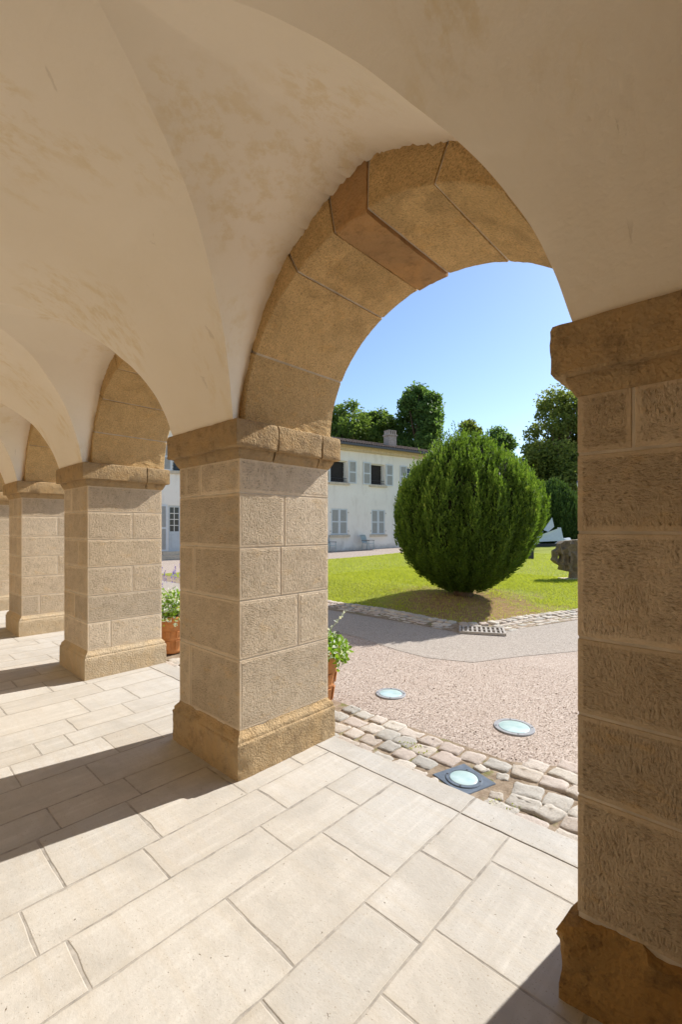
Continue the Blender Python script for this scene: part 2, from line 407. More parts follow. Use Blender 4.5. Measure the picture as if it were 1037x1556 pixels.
M['tree_lime'] = leaf_mat('lime_leaves', (0.055, 0.095, 0.022), (0.21, 0.25, 0.055), 0.5, (0.52, 0.46, 0.16))
M['hedge'] = leaf_mat('cypress_sprays', (0.022, 0.050, 0.010), (0.09, 0.155, 0.03), 0.22)
M['ivy'] = leaf_mat('ivy_leaves', (0.05, 0.12, 0.010), (0.22, 0.36, 0.03), 0.4)
M['ivy_white'] = leaf_mat('variegated_leaves', (0.42, 0.50, 0.40), (0.72, 0.76, 0.68), 0.3)
M['petal_yellow'] = leaf_mat('yellow_petals', (0.60, 0.42, 0.02), (0.75, 0.58, 0.04), 0.3)
M['petal_red'] = leaf_mat('red_petals', (0.55, 0.06, 0.02), (0.70, 0.10, 0.03), 0.3)
M['petal_violet'] = leaf_mat('violet_petals', (0.13, 0.10, 0.42), (0.26, 0.2, 0.6), 0.3)
M['blade'] = leaf_mat('grass_blades', (0.19, 0.23, 0.02), (0.42, 0.46, 0.06), 0.45, (0.54, 0.48, 0.17))
M['pebble'] = cobble_mat(); M['pebble'].name = 'loose_pebble'

# ------------------------------------------------------------------ stone solids
def ring_solid(name, x0, x1, y0, y1, prof, mat, parent, sides=(1, 1, 1, 1), res=0.025, amp=0.002, seed=0.0, chip=0.0, rc=0.003, smooth=True, sculpt=None):
    """rectangular solid whose sides follow prof = [(z, outward offset)]; sides = (-x, +x, -y, +y) take the profile"""
    def rows(p):
        out = [p[0]]
        for (za, oa), (zb, ob) in zip(p, p[1:]):
            L = math.hypot(zb - za, ob - oa); n = max(1, int(round(L / res)))
            for i in range(1, n + 1): out.append((za + (zb-za)*i/n, oa + (ob-oa)*i/n))
        return out
    rws = rows(prof)
    nx = max(2, int((x1 - x0) / res)); ny = max(2, int((y1 - y0) / res))
    per = [(i/nx, 0.0) for i in range(nx)] + [(1.0, i/ny) for i in range(ny)] + [(1 - i/nx, 1.0) for i in range(nx)] + [(0.0, 1 - i/ny) for i in range(ny)]
    vsx = []
    zmax = max(z for z, _ in rws); zmin = min(z for z, _ in rws)
    for z, o in rws:
        a0 = x0 - o*sides[0]; a1 = x1 + o*sides[1]; b0 = y0 - o*sides[2]; b1 = y1 + o*sides[3]
        for u, v in per:
            x = a0 + (a1-a0)*u; y = b0 + (b1-b0)*v
            # soft arris
            cxn = 1 if (u in (0.0, 1.0) and v in (0.0, 1.0)) else 0
            nxv = (-1 if u == 0 else (1 if u == 1 else 0)); nyv = (-1 if v == 0 else (1 if v == 1 else 0))
            ln = math.hypot(nxv, nyv) or 1; nxv /= ln; nyv /= ln
            if cxn: x -= nxv*rc; y -= nyv*rc
            P = (x + seed*3.1, y + seed*1.7, z + seed)
            d = amp*fbm(P, 9, 4) + amp*0.7*fbm(P, 34, 2)
            if chip:
                ed = min(abs(u), abs(1-u)) * (x1-x0) if v in (0.0, 1.0) else min(abs(v), abs(1-v)) * (y1-y0)
                ez = min(zmax - z, 0.5)
                near = max(0.0, 1 - min(ed, ez*1.2)/0.09)
                c = max(0.0, fbm(P, 5.5, 3) + 0.18) * near
                d -= chip*c
            x += nxv*d; y += nyv*d
            if sculpt: x, y, z2 = sculpt(x, y, z)
            else: z2 = z
            vsx.append((x, y, z2))
    n = len(per); f = []
    for j in range(len(rws) - 1):
        for i in range(n):
            k = (i+1) % n; f.append((j*n+i, j*n+k, (j+1)*n+k, (j+1)*n+i))
    cb = len(vsx); vsx.append(((x0+x1)/2, (y0+y1)/2, rws[0][0])); ct = len(vsx); vsx.append(((x0+x1)/2, (y0+y1)/2, rws[-1][0]))
    for i in range(n):
        k = (i+1) % n; f.append((cb, k, i)); f.append((ct, (len(rws)-1)*n+i, (len(rws)-1)*n+k))
    o = meshobj(name, vsx, f, mat, parent, smooth)
    return o

def block(name, x0, x1, y0, y1, z0, z1, mat, parent, m=0.014, proud=0.0008, jit=0.0006):
    """dressed block: smooth drafted margin, pecked field"""
    V, F, A = [], [], []
    lo = Vector((x0, y0, z0)); hi = Vector((x1, y1, z1)); c = (lo+hi)/2; h = (hi-lo)/2
    j = [rnd.uniform(-jit, jit) for _ in range(24)]
    bv = 0.002
    for ax in range(3):
        for s in (-1, 1):
            a, b = (ax+1) % 3, (ax+2) % 3
            k = len(V)
            for ring, (ins, out, at_) in enumerate(((bv, 0.0, 0.0), (m*0.85, 0.0, 0.0), (m*1.35, proud, 1.0))):
                for sa, sb in ((-1, -1), (1, -1), (1, 1), (-1, 1)):
                    p = [0, 0, 0]
                    p[ax] = c[ax] + s*(h[ax] + out + rnd.uniform(-jit, jit)*(ring == 2))
                    p[a] = c[a] + sa*(h[a] - min(ins, h[a]*0.8)); p[b] = c[b] + sb*(h[b] - min(ins, h[b]*0.8))
                    V.append(tuple(p)); A.append(at_)
            order = lambda q: q if s > 0 else tuple(reversed(q))
            for r0 in (0, 4):
                for i in range(4):
                    i2 = (i+1) % 4
                    F.append(order((k+r0+i, k+r0+i2, k+r0+4+i2, k+r0+4+i)))
            F.append(order((k+8, k+9, k+10, k+11)))
    # bevel strips between faces
    def fk(ax, s): return (ax*2 + (1 if s > 0 else 0))*12
    idx = {(-1, -1): 0, (1, -1): 1, (1, 1): 2, (-1, 1): 3}
    for ax in range(3):
        for s in (-1, 1):
            a, b = (ax+1) % 3, (ax+2) % 3
            for sb in (-1, 1):   # edge shared with face (b, sb) along axis a
                p = [fk(ax, s) + idx[(-1, sb)], fk(ax, s) + idx[(1, sb)]]
                # on face (b, sb): its a-axis is (b+1)%3 = ax, b-axis is (b+2)%3 = a
                q = [fk(b, sb) + idx[(s, -1)], fk(b, sb) + idx[(s, 1)]]
                quad = (p[0], p[1], q[1], q[0])
                F.append(quad if s*sb < 0 else tuple(reversed(quad)))
    for sx in (-1, 1):
        for sy in (-1, 1):
            for sz in (-1, 1):
                t = (fk(0, sx)+idx[(sy, sz)], fk(1, sy)+idx[(sz, sx)], fk(2, sz)+idx[(sx, sy)])
                F.append(t if sx*sy*sz > 0 else tuple(reversed(t)))
    o = meshobj(name, V, F, mat, parent)
    at_ = o.data.attributes.new('peck', 'FLOAT', 'POINT'); at_.data.foreach_set('value', A)
    return o

# ------------------------------------------------------------------ gallery floor
SP = 2.605; PX0 = -0.07                      # pier spacing and the centre of the nearest pier
PIER_X = [PX0 - SP*k for k in range(-1, 6)]  # one pier behind the right one, five beyond
BAY_X = [PX0 - SP*(k + 0.5) for k in range(-1, 6)]
YB0, YB1 = 1.54, 2.378                       # plinth
YS0, YS1 = 1.58, 2.338                       # shaft
BW, SW = 0.407, 0.3675                       # half widths
YBACK = -0.74
XE0, XE1 = -14.6, 2.6

floor = tag(MB().box(XE0, XE1, YBACK, 2.36, -0.30, -0.0017).build('floor', M['joint']), kind='structure')
def slab(x0, x1, y0, y1, mat=None, top=0.0, g=0.0045):
    x0 += g; x1 -= g; y0 += g; y1 -= g
    z = top + rnd.uniform(-0.0004, 0.0004)
    zt = [z + rnd.uniform(-0.0008, 0.0008) for _ in range(4)]
    jt = lambda: rnd.uniform(-0.0025, 0.0025)
    c4 = [(x0+jt(), y0+jt()), (x1+jt(), y0+jt()), (x1+jt(), y1+jt()), (x0+jt(), y1+jt())]
    mx = (x0+x1)/2; my = (y0+y1)/2
    # wavy worn edge: several points per side
    pts = []
    for i in range(4):
        a, b = c4[i], c4[(i+1) % 4]; L = math.hypot(b[0]-a[0], b[1]-a[1]); n = max(3, int(L/0.07))
        for k in range(n):
            t = k/n; w = 0 if k == 0 else rnd.uniform(-0.0022, 0.0022)
            if k and rnd.random() < 0.05: w = 0.006
            nx_, ny_ = -(b[1]-a[1])/L, (b[0]-a[0])/L
            pts.append((a[0]+(b[0]-a[0])*t + nx_*w, a[1]+(b[1]-a[1])*t + ny_*w))
    n = len(pts); V, F, A = [], [], []
    def inset(p, d):
        return (p[0] + max(-d, min(d, mx-p[0])), p[1] + max(-d, min(d, my-p[1])))
    for ring, (d, dz, e) in enumerate(((0, -0.045, 0.0), (0, -0.0010, 0.0), (0.003, 0.0, 0.25), (0.05, 0.0, 1.0))):
        for p in pts:
            q = inset(p, d); V.append((q[0], q[1], z+dz)); A.append(e)
    for j in range(3):
        for i in range(n): F.append((j*n+i, j*n+(i+1) % n, (j+1)*n+(i+1) % n, (j+1)*n+i))
    F.append(tuple(3*n+i for i in range(n)))
    o = meshobj('paving_slab', V, F, mat or M['slab'], floor)
    at_ = o.data.attributes.new('edge', 'FLOAT', 'POINT'); at_.data.foreach_set('value', A)
    return o
ROWS = [(-0.906, -0.40, [1.955, 1.483, 1.16]), (-1.175, -0.906, [1.797, 1.396, 0.885]), (-1.60, -1.175, [1.572, 1.027]),
        (-1.862, -1.60, [1.862, 1.393, 0.526]), (-2.135, -1.862, [1.577, 0.922, 0.441]), (-2.567, -2.135, [1.94, 1.51, 1.016, 0.60]),
        (-2.82, -2.567, [1.105, 0.705]), (-3.15, -2.82, [0.997]), (-3.49, -3.15, [1.513, 1.213]), (-3.725, -3.49, [1.036, 0.845]),
        (-4.02, -3.725, [1.552, 1.13]), (-4.44, -4.02, [1.717, 1.315]), (-4.76, -4.44, [1.573, 0.833]), (-5.15, -4.76, [1.526, 1.245]), (-5.42, -5.15, [1.05])]
x = -5.42
while x > XE0 + 0.3:
    w = rnd.uniform(0.24, 0.44); ROWS.append((max(x-w, XE0), x, [rnd.uniform(1.2, 1.9), rnd.uniform(0.6, 1.0)])); x -= w
x = -0.40
while x < XE1 - 0.3:
    w = rnd.uniform(0.3, 0.5); ROWS.append((x, min(x+w, XE1), [rnd.uniform(1.2, 1.9), rnd.uniform(0.6, 1.0)])); x += w
for x0, x1, js in ROWS:
    ys = [2.177] + js; y = js[-1]
    while y > YBACK + 0.9:
        y -= rnd.uniform(0.45, 0.8); ys.append(y)
    ys.append(YBACK)
    for a, b in zip(ys, ys[1:]): slab(x0, x1, b, a)
# threshold stones at the edge of the gallery
for bx in BAY_X:
    slab(bx - 1.3, bx + 0.2, 2.177, 2.366, M['kerb'], 0.002); slab(bx + 0.2, bx + 1.305, 2.177, 2.366, M['kerb'], 0.002)

# ------------------------------------------------------------------ piers
COURSES = {
 'M': [(0.272, 0.702, [('x', -2.925+2.675+0.03)]), (0.702, 1.058, [('y', 2.05)]), (1.058, 1.378, [('x', -0.17), ('y', 1.90)]), (1.378, 1.713, [('y', 1.93)]), (1.713, 1.925, [('x', -0.28), ('x', -0.09)])],
 'R': [(0.272, 0.65, []), (0.65, 0.908, []), (0.908, 1.151, [('y', 1.9)]), (1.151, 1.485, []), (1.485, 1.734, [('y', 2.0)]), (1.734, 1.925, [('x', -0.215), ('x', 0.12)])],
 'L': [(0.272, 0.55, [('y', 1.80)]), (0.55, 0.82, [('x', -0.02)]), (0.82, 1.10, [('y', 2.02)]), (1.10, 1.38, [('x', 0.1)]), (1.38, 1.66, [('y', 2.02)]), (1.66, 1.925, [('x', -0.1), ('x', 0.16)])],
}
def broken(x, y, z):
    # the nearest plinth has lost its moulding: hacked back, its upper arris gone
    t = max(0.0, (z - 0.10)/0.17)
    n = fbm((x, y, z), 6, 4)
    k = (0.030*t*t + 0.030*n*(0.35+t))
    return x + k*(1 if x < PX0 else -1), y + max(-0.02, k*0.9)*(1 if y < 1.96 else -1), z + 0.035*n*t
def make_pier(px, key, label, pm, group=None, fine=False, rough=None):
    p = empty('stone_pier', (px, 0, 0)); tag(p, label, 'pier', group)
    MB().box(-SW+0.003, SW-0.003, YS0+0.003, YS1-0.003, 0.2, 1.99).build('mortar', M['mortar'], p)
    for z0, z1, cuts in COURSES[key]:
        g = 0.0045
        xs = [-SW] + sorted(c for a, c in cuts if a == 'x') + [SW]
        ycut = [c for a, c in cuts if a == 'y']
        for i, (a, b) in enumerate(zip(xs, xs[1:])):
            yy = [YS0] + (ycut if (i == len(xs)-2 or not cuts[0][0] == 'x') else []) + [YS1]
            for c, d in zip(yy, yy[1:]):
                e = 0.0
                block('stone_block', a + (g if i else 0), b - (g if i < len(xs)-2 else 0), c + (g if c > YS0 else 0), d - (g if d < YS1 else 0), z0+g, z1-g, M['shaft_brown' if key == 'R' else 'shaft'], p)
    # plinth with its moulding
    o = BW - SW
    prof = [(0.0, o), (0.205, o), (0.212, o-0.004), (0.216, o-0.010), (0.228, o-0.009), (0.238, o-0.012), (0.25, o-0.021), (0.262, o-0.033), (0.275, 0.002), (0.285, -0.012)]
    r = 0.022 if fine else 0.05
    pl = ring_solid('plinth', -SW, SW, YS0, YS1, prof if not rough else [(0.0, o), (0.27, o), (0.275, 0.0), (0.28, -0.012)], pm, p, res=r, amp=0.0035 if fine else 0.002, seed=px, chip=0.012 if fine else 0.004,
                    sculpt=(lambda x, y, z: (lambda q: (q[0]-px, q[1], q[2]))(broken(x+px, y, z))) if rough else None)
    # capital: cove, fillet and thick abacus, in separate stones
    cp = [(1.918, 0.004), (1.925, 0.010), (1.945, 0.020), (1.965, 0.030), (1.978, 0.031), (1.981, 0.060), (1.99, 0.066), (2.06, 0.067), (2.125, 0.066), (2.140, 0.060), (2.146, 0.046)]
    cuts = {'M': [YS0, 1.83, 2.22, YS1], 'R': [YS0, 2.0, YS1], 'L': [YS0, 2.15, YS1]}[key]
    for i, (a, b) in enumerate(zip(cuts, cuts[1:])):
        ring_solid('capital_stone', -SW, SW, a + (0.0015 if i else 0), b - (0.0015 if i < len(cuts)-2 else 0), cp, M['capital'], p, sides=(1, 1, 1 if i == 0 else 0, 1 if i == len(cuts)-2 else 0),
                   res=r, amp=0.0035 if fine else 0.002, seed=px+i*2.3, chip=0.006 if fine else 0.003)
    return p
for k, px in zip(range(-1, 6), PIER_X):
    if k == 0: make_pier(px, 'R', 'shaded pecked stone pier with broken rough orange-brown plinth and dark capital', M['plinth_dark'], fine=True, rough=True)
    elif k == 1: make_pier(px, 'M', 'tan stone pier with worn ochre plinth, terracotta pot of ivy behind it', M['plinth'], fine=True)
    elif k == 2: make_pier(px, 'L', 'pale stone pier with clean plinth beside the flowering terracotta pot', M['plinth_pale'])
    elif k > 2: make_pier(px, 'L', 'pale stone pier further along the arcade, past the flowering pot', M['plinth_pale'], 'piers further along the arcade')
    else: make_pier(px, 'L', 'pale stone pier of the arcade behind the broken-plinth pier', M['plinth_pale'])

# ------------------------------------------------------------------ arches of dressed stone
YA0, YA1 = 1.62, 2.37
HA, RISE, ZSP = 0.933, 0.83, 2.147
def intr(x):                       # height of the intrados above the springing at x from the bay centre
    return ZSP + RISE*math.sqrt(max(0.0, 1 - (x/HA)**2))
def vouss(name, parent, t0, t1, mat, drop=0.0, seed=0.0, thick=0.27):
    """one arch stone between ellipse angles t0 and t1 (radians)"""
    n = max(4, int((t1-t0)/0.028)); m = 14
    gap = 0.007/0.9
    ts = [t0+gap + (t1-t0-2*gap)*i/n for i in range(n+1)]
    V, F = [], []
    def pt(t, r): return ((HA+r-drop)*math.cos(t), ZSP + (RISE+r-drop)*math.sin(t))
    rows = []
    # intrados grid, then the two faces and the back
    ring = [(0.006, 0.0), (0.0, 0.006)] + [(0.0, j/m*(YA1-YA0)) for j in range(1, m)] + [(0.0, YA1-YA0-0.006), (0.006, YA1-YA0), (0.12, YA1-YA0), (thick, YA1-YA0), (thick, 0.0), (0.14, 0.0), (0.06, 0.0)]
    L = len(ring)
    for t in ts:
        for r, y in ring:
            x, z = pt(t, r)
            P = (x+seed, y, z)
            d = 0.0035*fbm(P, 6, 4) + 0.0022*fbm(P, 30, 3)
            if r < 0.05:
                x, z = pt(t, r + d)
                if y > YA1-YA0-0.02 or y < 0.02: x, z = pt(t, r + 1.6*abs(d))
            yy = YA0 + y + (0.004*fbm((x, 3, z), 12, 3) if y < 0.01 else 0)
            V.append((x, yy, z))
    for i in range(n):
        for j in range(L):
            k = (j+1) % L
            F.append((i*L+j, (i+1)*L+j, (i+1)*L+k, i*L+k))
    F.append(tuple(range(L))); F.append(tuple(reversed([n*L+j for j in range(L)])))
    o = meshobj(name, V, F, mat, parent)
    return o
def ang(x): return math.acos(max(-1, min(1, x/HA)))
def make_arch(bx, cutsx, label, group=None, red=None, mat=None):
    a = empty('stone_arch', (bx, 0, 0)); tag(a, label, 'arch', group)
    ts = [0.0] + [ang(c) for c in cutsx] + [math.pi]
    ts = sorted(ts)
    # bed of mortar behind the joints
    V, F = [], []
    n = 90
    for i in range(n+1):
        t = math.pi*i/n
        for r, y in ((0.007, YA0+0.010), (0.007, YA1-0.010), (0.25, YA1-0.012), (0.25, YA0+0.012)):
            V.append(((HA+r)*math.cos(t), y, ZSP + (RISE+r)*math.sin(t)))
    for i in range(n):
        for j in range(4): F.append((i*4+j, (i+1)*4+j, (i+1)*4+(j+1) % 4, i*4+(j+1) % 4))
    F.append((0, 1, 2, 3)); F.append((n*4+3, n*4+2, n*4+1, n*4))
    meshobj('mortar', V, F, M['mortar'], a)
    for i, (t0, t1) in enumerate(zip(ts, ts[1:])):
        is_red = red is not None and i == red
        vouss('arch_stone', a, t0, t1, M['vouss_red'] if is_red else M['vouss'], 0.016 if is_red else rnd.uniform(-0.002, 0.003), seed=bx*1.7+i*3.1)
    return a
MC = -1.3725
main_cuts = [c - MC for c in (-2.20, -1.83, -1.555, -1.345, -0.99, -0.69, -0.50)]
for k, bx in zip(range(-1, 6), BAY_X):
    if k == 0:
        make_arch(bx, main_cuts, 'tan stone arch with one reddish projecting stone at its crown', red=4)
    elif k == 1:
        make_arch(bx, [-0.87, -0.66, -0.30, 0.05, 0.4, 0.75], 'tan stone arch springing from pale pier to worn ochre-plinth pier')
    elif k > 1:
        make_arch(bx, [-0.86+0.05*k, -0.52, -0.15, 0.2, 0.55, 0.85], 'tan stone arch further along the arcade, past the flowering pot', 'arches further along the arcade')
    else:
        make_arch(bx, [-0.8, -0.45, -0.1, 0.3, 0.7], 'tan stone arch of the arcade, walled up, beyond the broken-plinth pier')

# wall above the arches, pierced by them
def arcade_wall():
    V, F = [], []
    y0, y1, zt = YA0+0.03, YA1-0.03, 5.6
    n = 32
    def quad(a, b, c, d): F.append((a, b, c, d))
    for bx in BAY_X:
        prof = [(-1.3025, ZSP+0.002), (-(HA+0.22), ZSP+0.002)] + [(-(HA+0.22)*math.cos(math.pi*i/n), ZSP+(RISE+0.22)*math.sin(math.pi*i/n)) for i in range(1, n)] + [(HA+0.22, ZSP+0.002), (1.3025, ZSP+0.002)]
        k = len(V)
        for x, z in prof:
            V += [(bx+x, y0, z), (bx+x, y1, z), (bx+x, y0, zt), (bx+x, y1, zt)]
        for i in range(len(prof)-1):
            a = k+4*i; b = a+4
            quad(a, a+2, b+2, b); quad(a+1, b+1, b+3, a+3); quad(a, b, b+1, a+1); quad(a+2, a+3, b+3, b+2)
    o = meshobj('arcade_wall', V, F, M['plaster'])
    return tag(o, 'rendered wall carried on the stone arches of the gallery', 'wall')
arcade_wall()

# ------------------------------------------------------------------ groined plaster vault
GR = [(0.940, 1.538, 2.120), (0.930, 1.530, 2.150), (0.922, 1.522, 2.185), (0.912, 1.510, 2.231), (0.897, 1.493, 2.291), (0.867, 1.463, 2.373), (0.838, 1.432, 2.444), (0.794, 1.388, 2.528),
      (0.736, 1.328, 2.622), (0.673, 1.258, 2.697), (0.625, 1.204, 2.755), (0.564, 1.136, 2.814), (0.489, 1.054, 2.885), (0.408, 0.952, 2.950), (0.328, 0.842, 2.987), (0.25, 0.737, 3.014),
      (0.165, 0.625, 3.034), (0.08, 0.515, 3.045), (0.0, 0.41, 3.05)]
ga = np.array(GR)
s_ = np.concatenate([[0], np.cumsum(np.linalg.norm(np.diff(ga, axis=0), axis=1))])
ss = np.linspace(0, s_[-1], 110)
G = np.stack([np.interp(ss, s_, ga[:, i]) for i in range(3)], 1)
for _ in range(6):
    G[1:-1] = 0.25*G[:-2] + 0.5*G[1:-1] + 0.25*G[2:]
EX = np.array([(0.0, 3.195), (0.1, 3.185), (0.21, 3.150), (0.35, 3.090), (0.50, 3.015), (0.62, 2.915), (0.75, 2.765), (0.864, 2.580), (0.94, 2.41), (0.985, 2.27), (1.012, 2.12)])
def ext(xi): return float(np.interp(xi, EX[:, 0], EX[:, 1]))
YC = 0.41
ceil = empty('ceiling'); tag(ceil, kind='structure')
def grid(name, P, flip=False):
    a = np.array(P); nu, nv = a.shape[:2]
    V = a.reshape(-1, 3)
    F = []
    for i in range(nu-1):
        for j in range(nv-1):
            q = (i*nv+j, i*nv+j+1, (i+1)*nv+j+1, (i+1)*nv+j)
            F.append(tuple(reversed(q)) if flip else q)
    out = []
    for v in V:
        d = 0.006*fbm((v[0], v[1], v[2]), 1.7, 3) + 0.0025*fbm((v[0], v[1], v[2]), 6, 2)
        out.append((v[0]+0.3*d, v[1]+0.2*d, v[2]+d))
    return meshobj(name, out, F, M['plaster'], ceil, True)
for bx in BAY_X:
    for side in (0, 1):
        fy = (lambda y: y) if side == 0 else (lambda y: 2*YC - y)
        yo = YA0 + 0.004 if side == 0 else YBACK - 0.05
        P = []
        cols = [(-1, i) for i in range(len(G))] + [(1, i) for i in reversed(range(len(G)-1))]
        for sg, i in cols:
            xi, y, z = G[i]
            xe = xi*1.076; ze = ext(xe); jz = 0.014*fbm((bx+sg*xe, 0, 2.0), 7, 4) + 0.012*fbm((bx+sg*xe, 5, 2.0), 26, 3)
            row = []
            for j in range(13):
                t = (j/12)**0.8; row.append((bx + sg*(xi + (xe-xi)*t), fy(y) + (yo - fy(y))*t, z + (ze - z)*(t**0.9) + (jz if j == 12 else 0)))
            P.append(row)
        grid('vault_web', P, flip=(side == 1))
for px in PIER_X[1:]:
    pass
for b0, b1 in zip(BAY_X[1:], BAY_X[:-1]):       # webs above the piers, between two bays
    for side in (0, 1):
        fy = (lambda y: y) if side == 0 else (lambda y: 2*YC - y)
        P = []
        for i in range(len(G)):
            xi, y, z = G[i]
            xa = b0 + xi; xb = b1 - xi
            P.append([(xa + (xb-xa)*j/14, fy(y), z) for j in range(15)])
        grid('vault_web', P, flip=(side == 0))
# end webs
for bx, sg in ((BAY_X[0], 1), (BAY_X[-1], -1)):
    for side in (0, 1):
        fy = (lambda y: y) if side == 0 else (lambda y: 2*YC - y)
        P = []
        for i in range(len(G)):
            xi, y, z = G[i]; xa = bx + sg*xi; xb = bx + sg*1.32
            P.append([(xa + (xb-xa)*j/8, fy(y), z) for j in range(9)])
        grid('vault_web', P)
wb = tag(MB().box(XE0-0.3, XE1+0.3, YBACK-0.4, YBACK, -0.3, 5.6).build('wall_back', M['backwall']), kind='structure')
xl, xr = PIER_X[-1], PIER_X[0]
tag(MB().box(xl-0.5, xl-0.1, YBACK, YA0+0.02, -0.3, 5.6).build('wall_left', M['plaster']), kind='structure')
tag(MB().box(PX0+0.30, xr-0.30, 1.72, 2.30, -0.05, 3.1).build('wall_infill', M['plaster']), kind='structure')
tag(MB().box(xr+0.1, xr+0.5, YBACK, YA0+0.02, -0.3, 5.6).build('wall_right', M['plaster']), kind='structure')
tag(MB().box(XE0-0.3, XE1+0.3, YBACK-0.4, YA1+0.3, 5.6, 5.8).build('sun_block_slab', M['plaster']), kind='structure')  # unseen lid, added to block sun above the vault

# ------------------------------------------------------------------ courtyard ground
def sheet(name, poly, dz, mat, kind='structure', parent=None, cut=(), cutx=()):
    bm = bmesh.new()
    bm.faces.new([bm.verts.new((x, y, 0)) for x, y in poly])
    for yc in (15.0, 60.0) + tuple(cut):
        g = list(bm.verts) + list(bm.edges) + list(bm.faces)
        bmesh.ops.bisect_plane(bm, geom=g, plane_co=(0, yc, 0), plane_no=(0, 1, 0))
    for xc_ in cutx:
        bmesh.ops.bisect_plane(bm, geom=list(bm.verts) + list(bm.edges) + list(bm.faces), plane_co=(xc_, 0, 0), plane_no=(1, 0, 0))
    bmesh.ops.triangulate(bm, faces=bm.faces)
    for v in bm.verts: v.co.z = ground_z(v.co.y) + dz
    bmesh.ops.recalc_face_normals(bm, faces=bm.faces)
    if sum(f.normal.z for f in bm.faces) < 0: bmesh.ops.reverse_faces(bm, faces=bm.faces)
    me = bpy.data.meshes.new(name); bm.to_mesh(me); bm.free(); me.materials.append(mat)
    o = link(bpy.data.objects.new(name, me), parent)
    if kind: o['kind'] = kind
    return o
sheet('ground', [(-500, 2.36), (500, 2.36), (500, 700), (-500, 700)], 0.0, M['gravel'])
sheet('ground_behind', [(-500, -500), (500, -500), (500, YBACK-0.4), (-500, YBACK-0.4)], 0.0, M['gravel'])
sheet('road', [(-40, 5.0), (-6.5, 4.98), (-4.28, 4.90), (-3.4, 4.72), (-2.95, 4.69), (-2.47, 4.89), (-2.17, 5.5), (-1.75, 6.2), (-1.35, 7.4), (-0.2, 11), (3, 20), (9, 38), (11.5, 38), (2.4, 10.0), (-2.3, 8.9), (-2.9, 6.6), (-3.2, 6.2), (-40, 6.25)], 0.004, M['asphalt'])
LAWN = [(-14.9, 6.95), (-6.7, 6.83), (-5.1, 6.90), (-3.95, 6.72), (-3.62, 6.76), (-3.36, 6.92), (-3.13, 7.9), (-2.62, 9.25), (0.2, 17.0), (6.5, 33.0), (-14.0, 33.0), (-15.2, 22.5), (-15.1, 15.4)]
LEDGE = [Vector(p) for p in LAWN]
def lawn_z(x, y):        # the lawn swells up from its cobbled edge to a level some 20 cm higher
    p = Vector((x, y)); d = 99.0
    for a, b in zip(LEDGE, LEDGE[1:]+LEDGE[:1]):
        ab = b-a; t = max(0.0, min(1.0, (p-a).dot(ab)/ab.length_squared)); d = min(d, (p-a-ab*t).length)
    k = min(1.0, d/1.9); k = k*k*(3-2*k)
    return ground_z(y) + 0.012 + 0.215*k*max(0.0, min(1.0, (26-y)/11))
lawn = sheet('lawn', LAWN, 0.012, M['lawn'], cut=[6.9+0.35*i for i in range(17)]+[13.5, 17, 19, 21, 23, 25, 26, 29], cutx=[-14.6, -14, -13, -12, -11, -10, -9]+[-8.5+0.4*i for i in range(20)])
for v in lawn.data.vertices: v.co.z = lawn_z(v.co.x, v.co.y)
lawn.data.polygons.foreach_set('use_smooth', [True]*len(lawn.data.polygons)); lawn.data.update()
GUT = [(-14.9, 6.25), (-6.0, 6.14), (-4.5, 6.16), (-3.3, 6.12), (-2.95, 6.55), (-2.62, 7.45), (-2.2, 8.7), (0.9, 17.0), (0.2, 17.0), (-2.62, 9.25), (-3.13, 7.9), (-3.36, 6.92), (-3.62, 6.76), (-3.95, 6.72), (-5.1, 6.90), (-6.7, 6.83), (-14.9, 6.95)]
gutter = sheet('pavement', GUT, 0.008, M['earth'])
apron = sheet('pavement_strip', [(-6.5, 2.36), (1.5, 2.36), (1.5, 3.45), (-0.6, 3.42), (-0.95, 3.16), (-1.25, 2.98), (-2.6, 2.96), (-6.5, 2.96)], 0.004, M['earth'])

# cobbles: a few shared shapes, each cobble an object
def cobble_mesh(seed):
    """hewn sett: uneven four-sided outline, flat worn top with a soft broken arris"""
    q = random.Random(seed*13+5); n = 16
    cr = [(sx*0.5*q.uniform(0.82, 1.04), sy*0.5*q.uniform(0.82, 1.04)) for sx, sy in ((-1, -1), (1, -1), (1, 1), (-1, 1))]
    o_ = []
    for i in range(4):
        a, b = cr[i], cr[(i+1) % 4]
        for k in range(4):
            t = k/4; bulge = 1 + 0.02*math.sin(math.pi*t) + (q.uniform(-0.045, 0.045) if k else -0.02)
            o_.append(((a[0]+(b[0]-a[0])*t)*bulge, (a[1]+(b[1]-a[1])*t)*bulge))
    V, F = [], []
    for sc_, z in ((1.0, -0.5), (1.02, 0.20), (0.985, 0.38), (0.90, 0.475), (0.5, 0.49)):
        for x_, y_ in o_:
            zz_ = z + (q.uniform(-0.05, 0.05) if z > 0.2 else 0)
            V.append((x_*sc_, y_*sc_, zz_ + 0.10*noise.noise(Vector((x_*3+seed*4, y_*3, 2)))*(z > 0)))
    for j in range(4):
        for i in range(n): F.append((j*n+i, j*n+(i+1) % n, (j+1)*n+(i+1) % n, (j+1)*n+i))
    F.append(tuple(4*n+i for i in range(n)))
    me = bpy.data.meshes.new('cobblestone'); me.from_pydata(V, [], F); me.materials.append(M['cobble'])
    me.polygons.foreach_set('use_smooth', [True]*len(me.polygons)); return me
CM = [cobble_mesh(i) for i in range(14)]
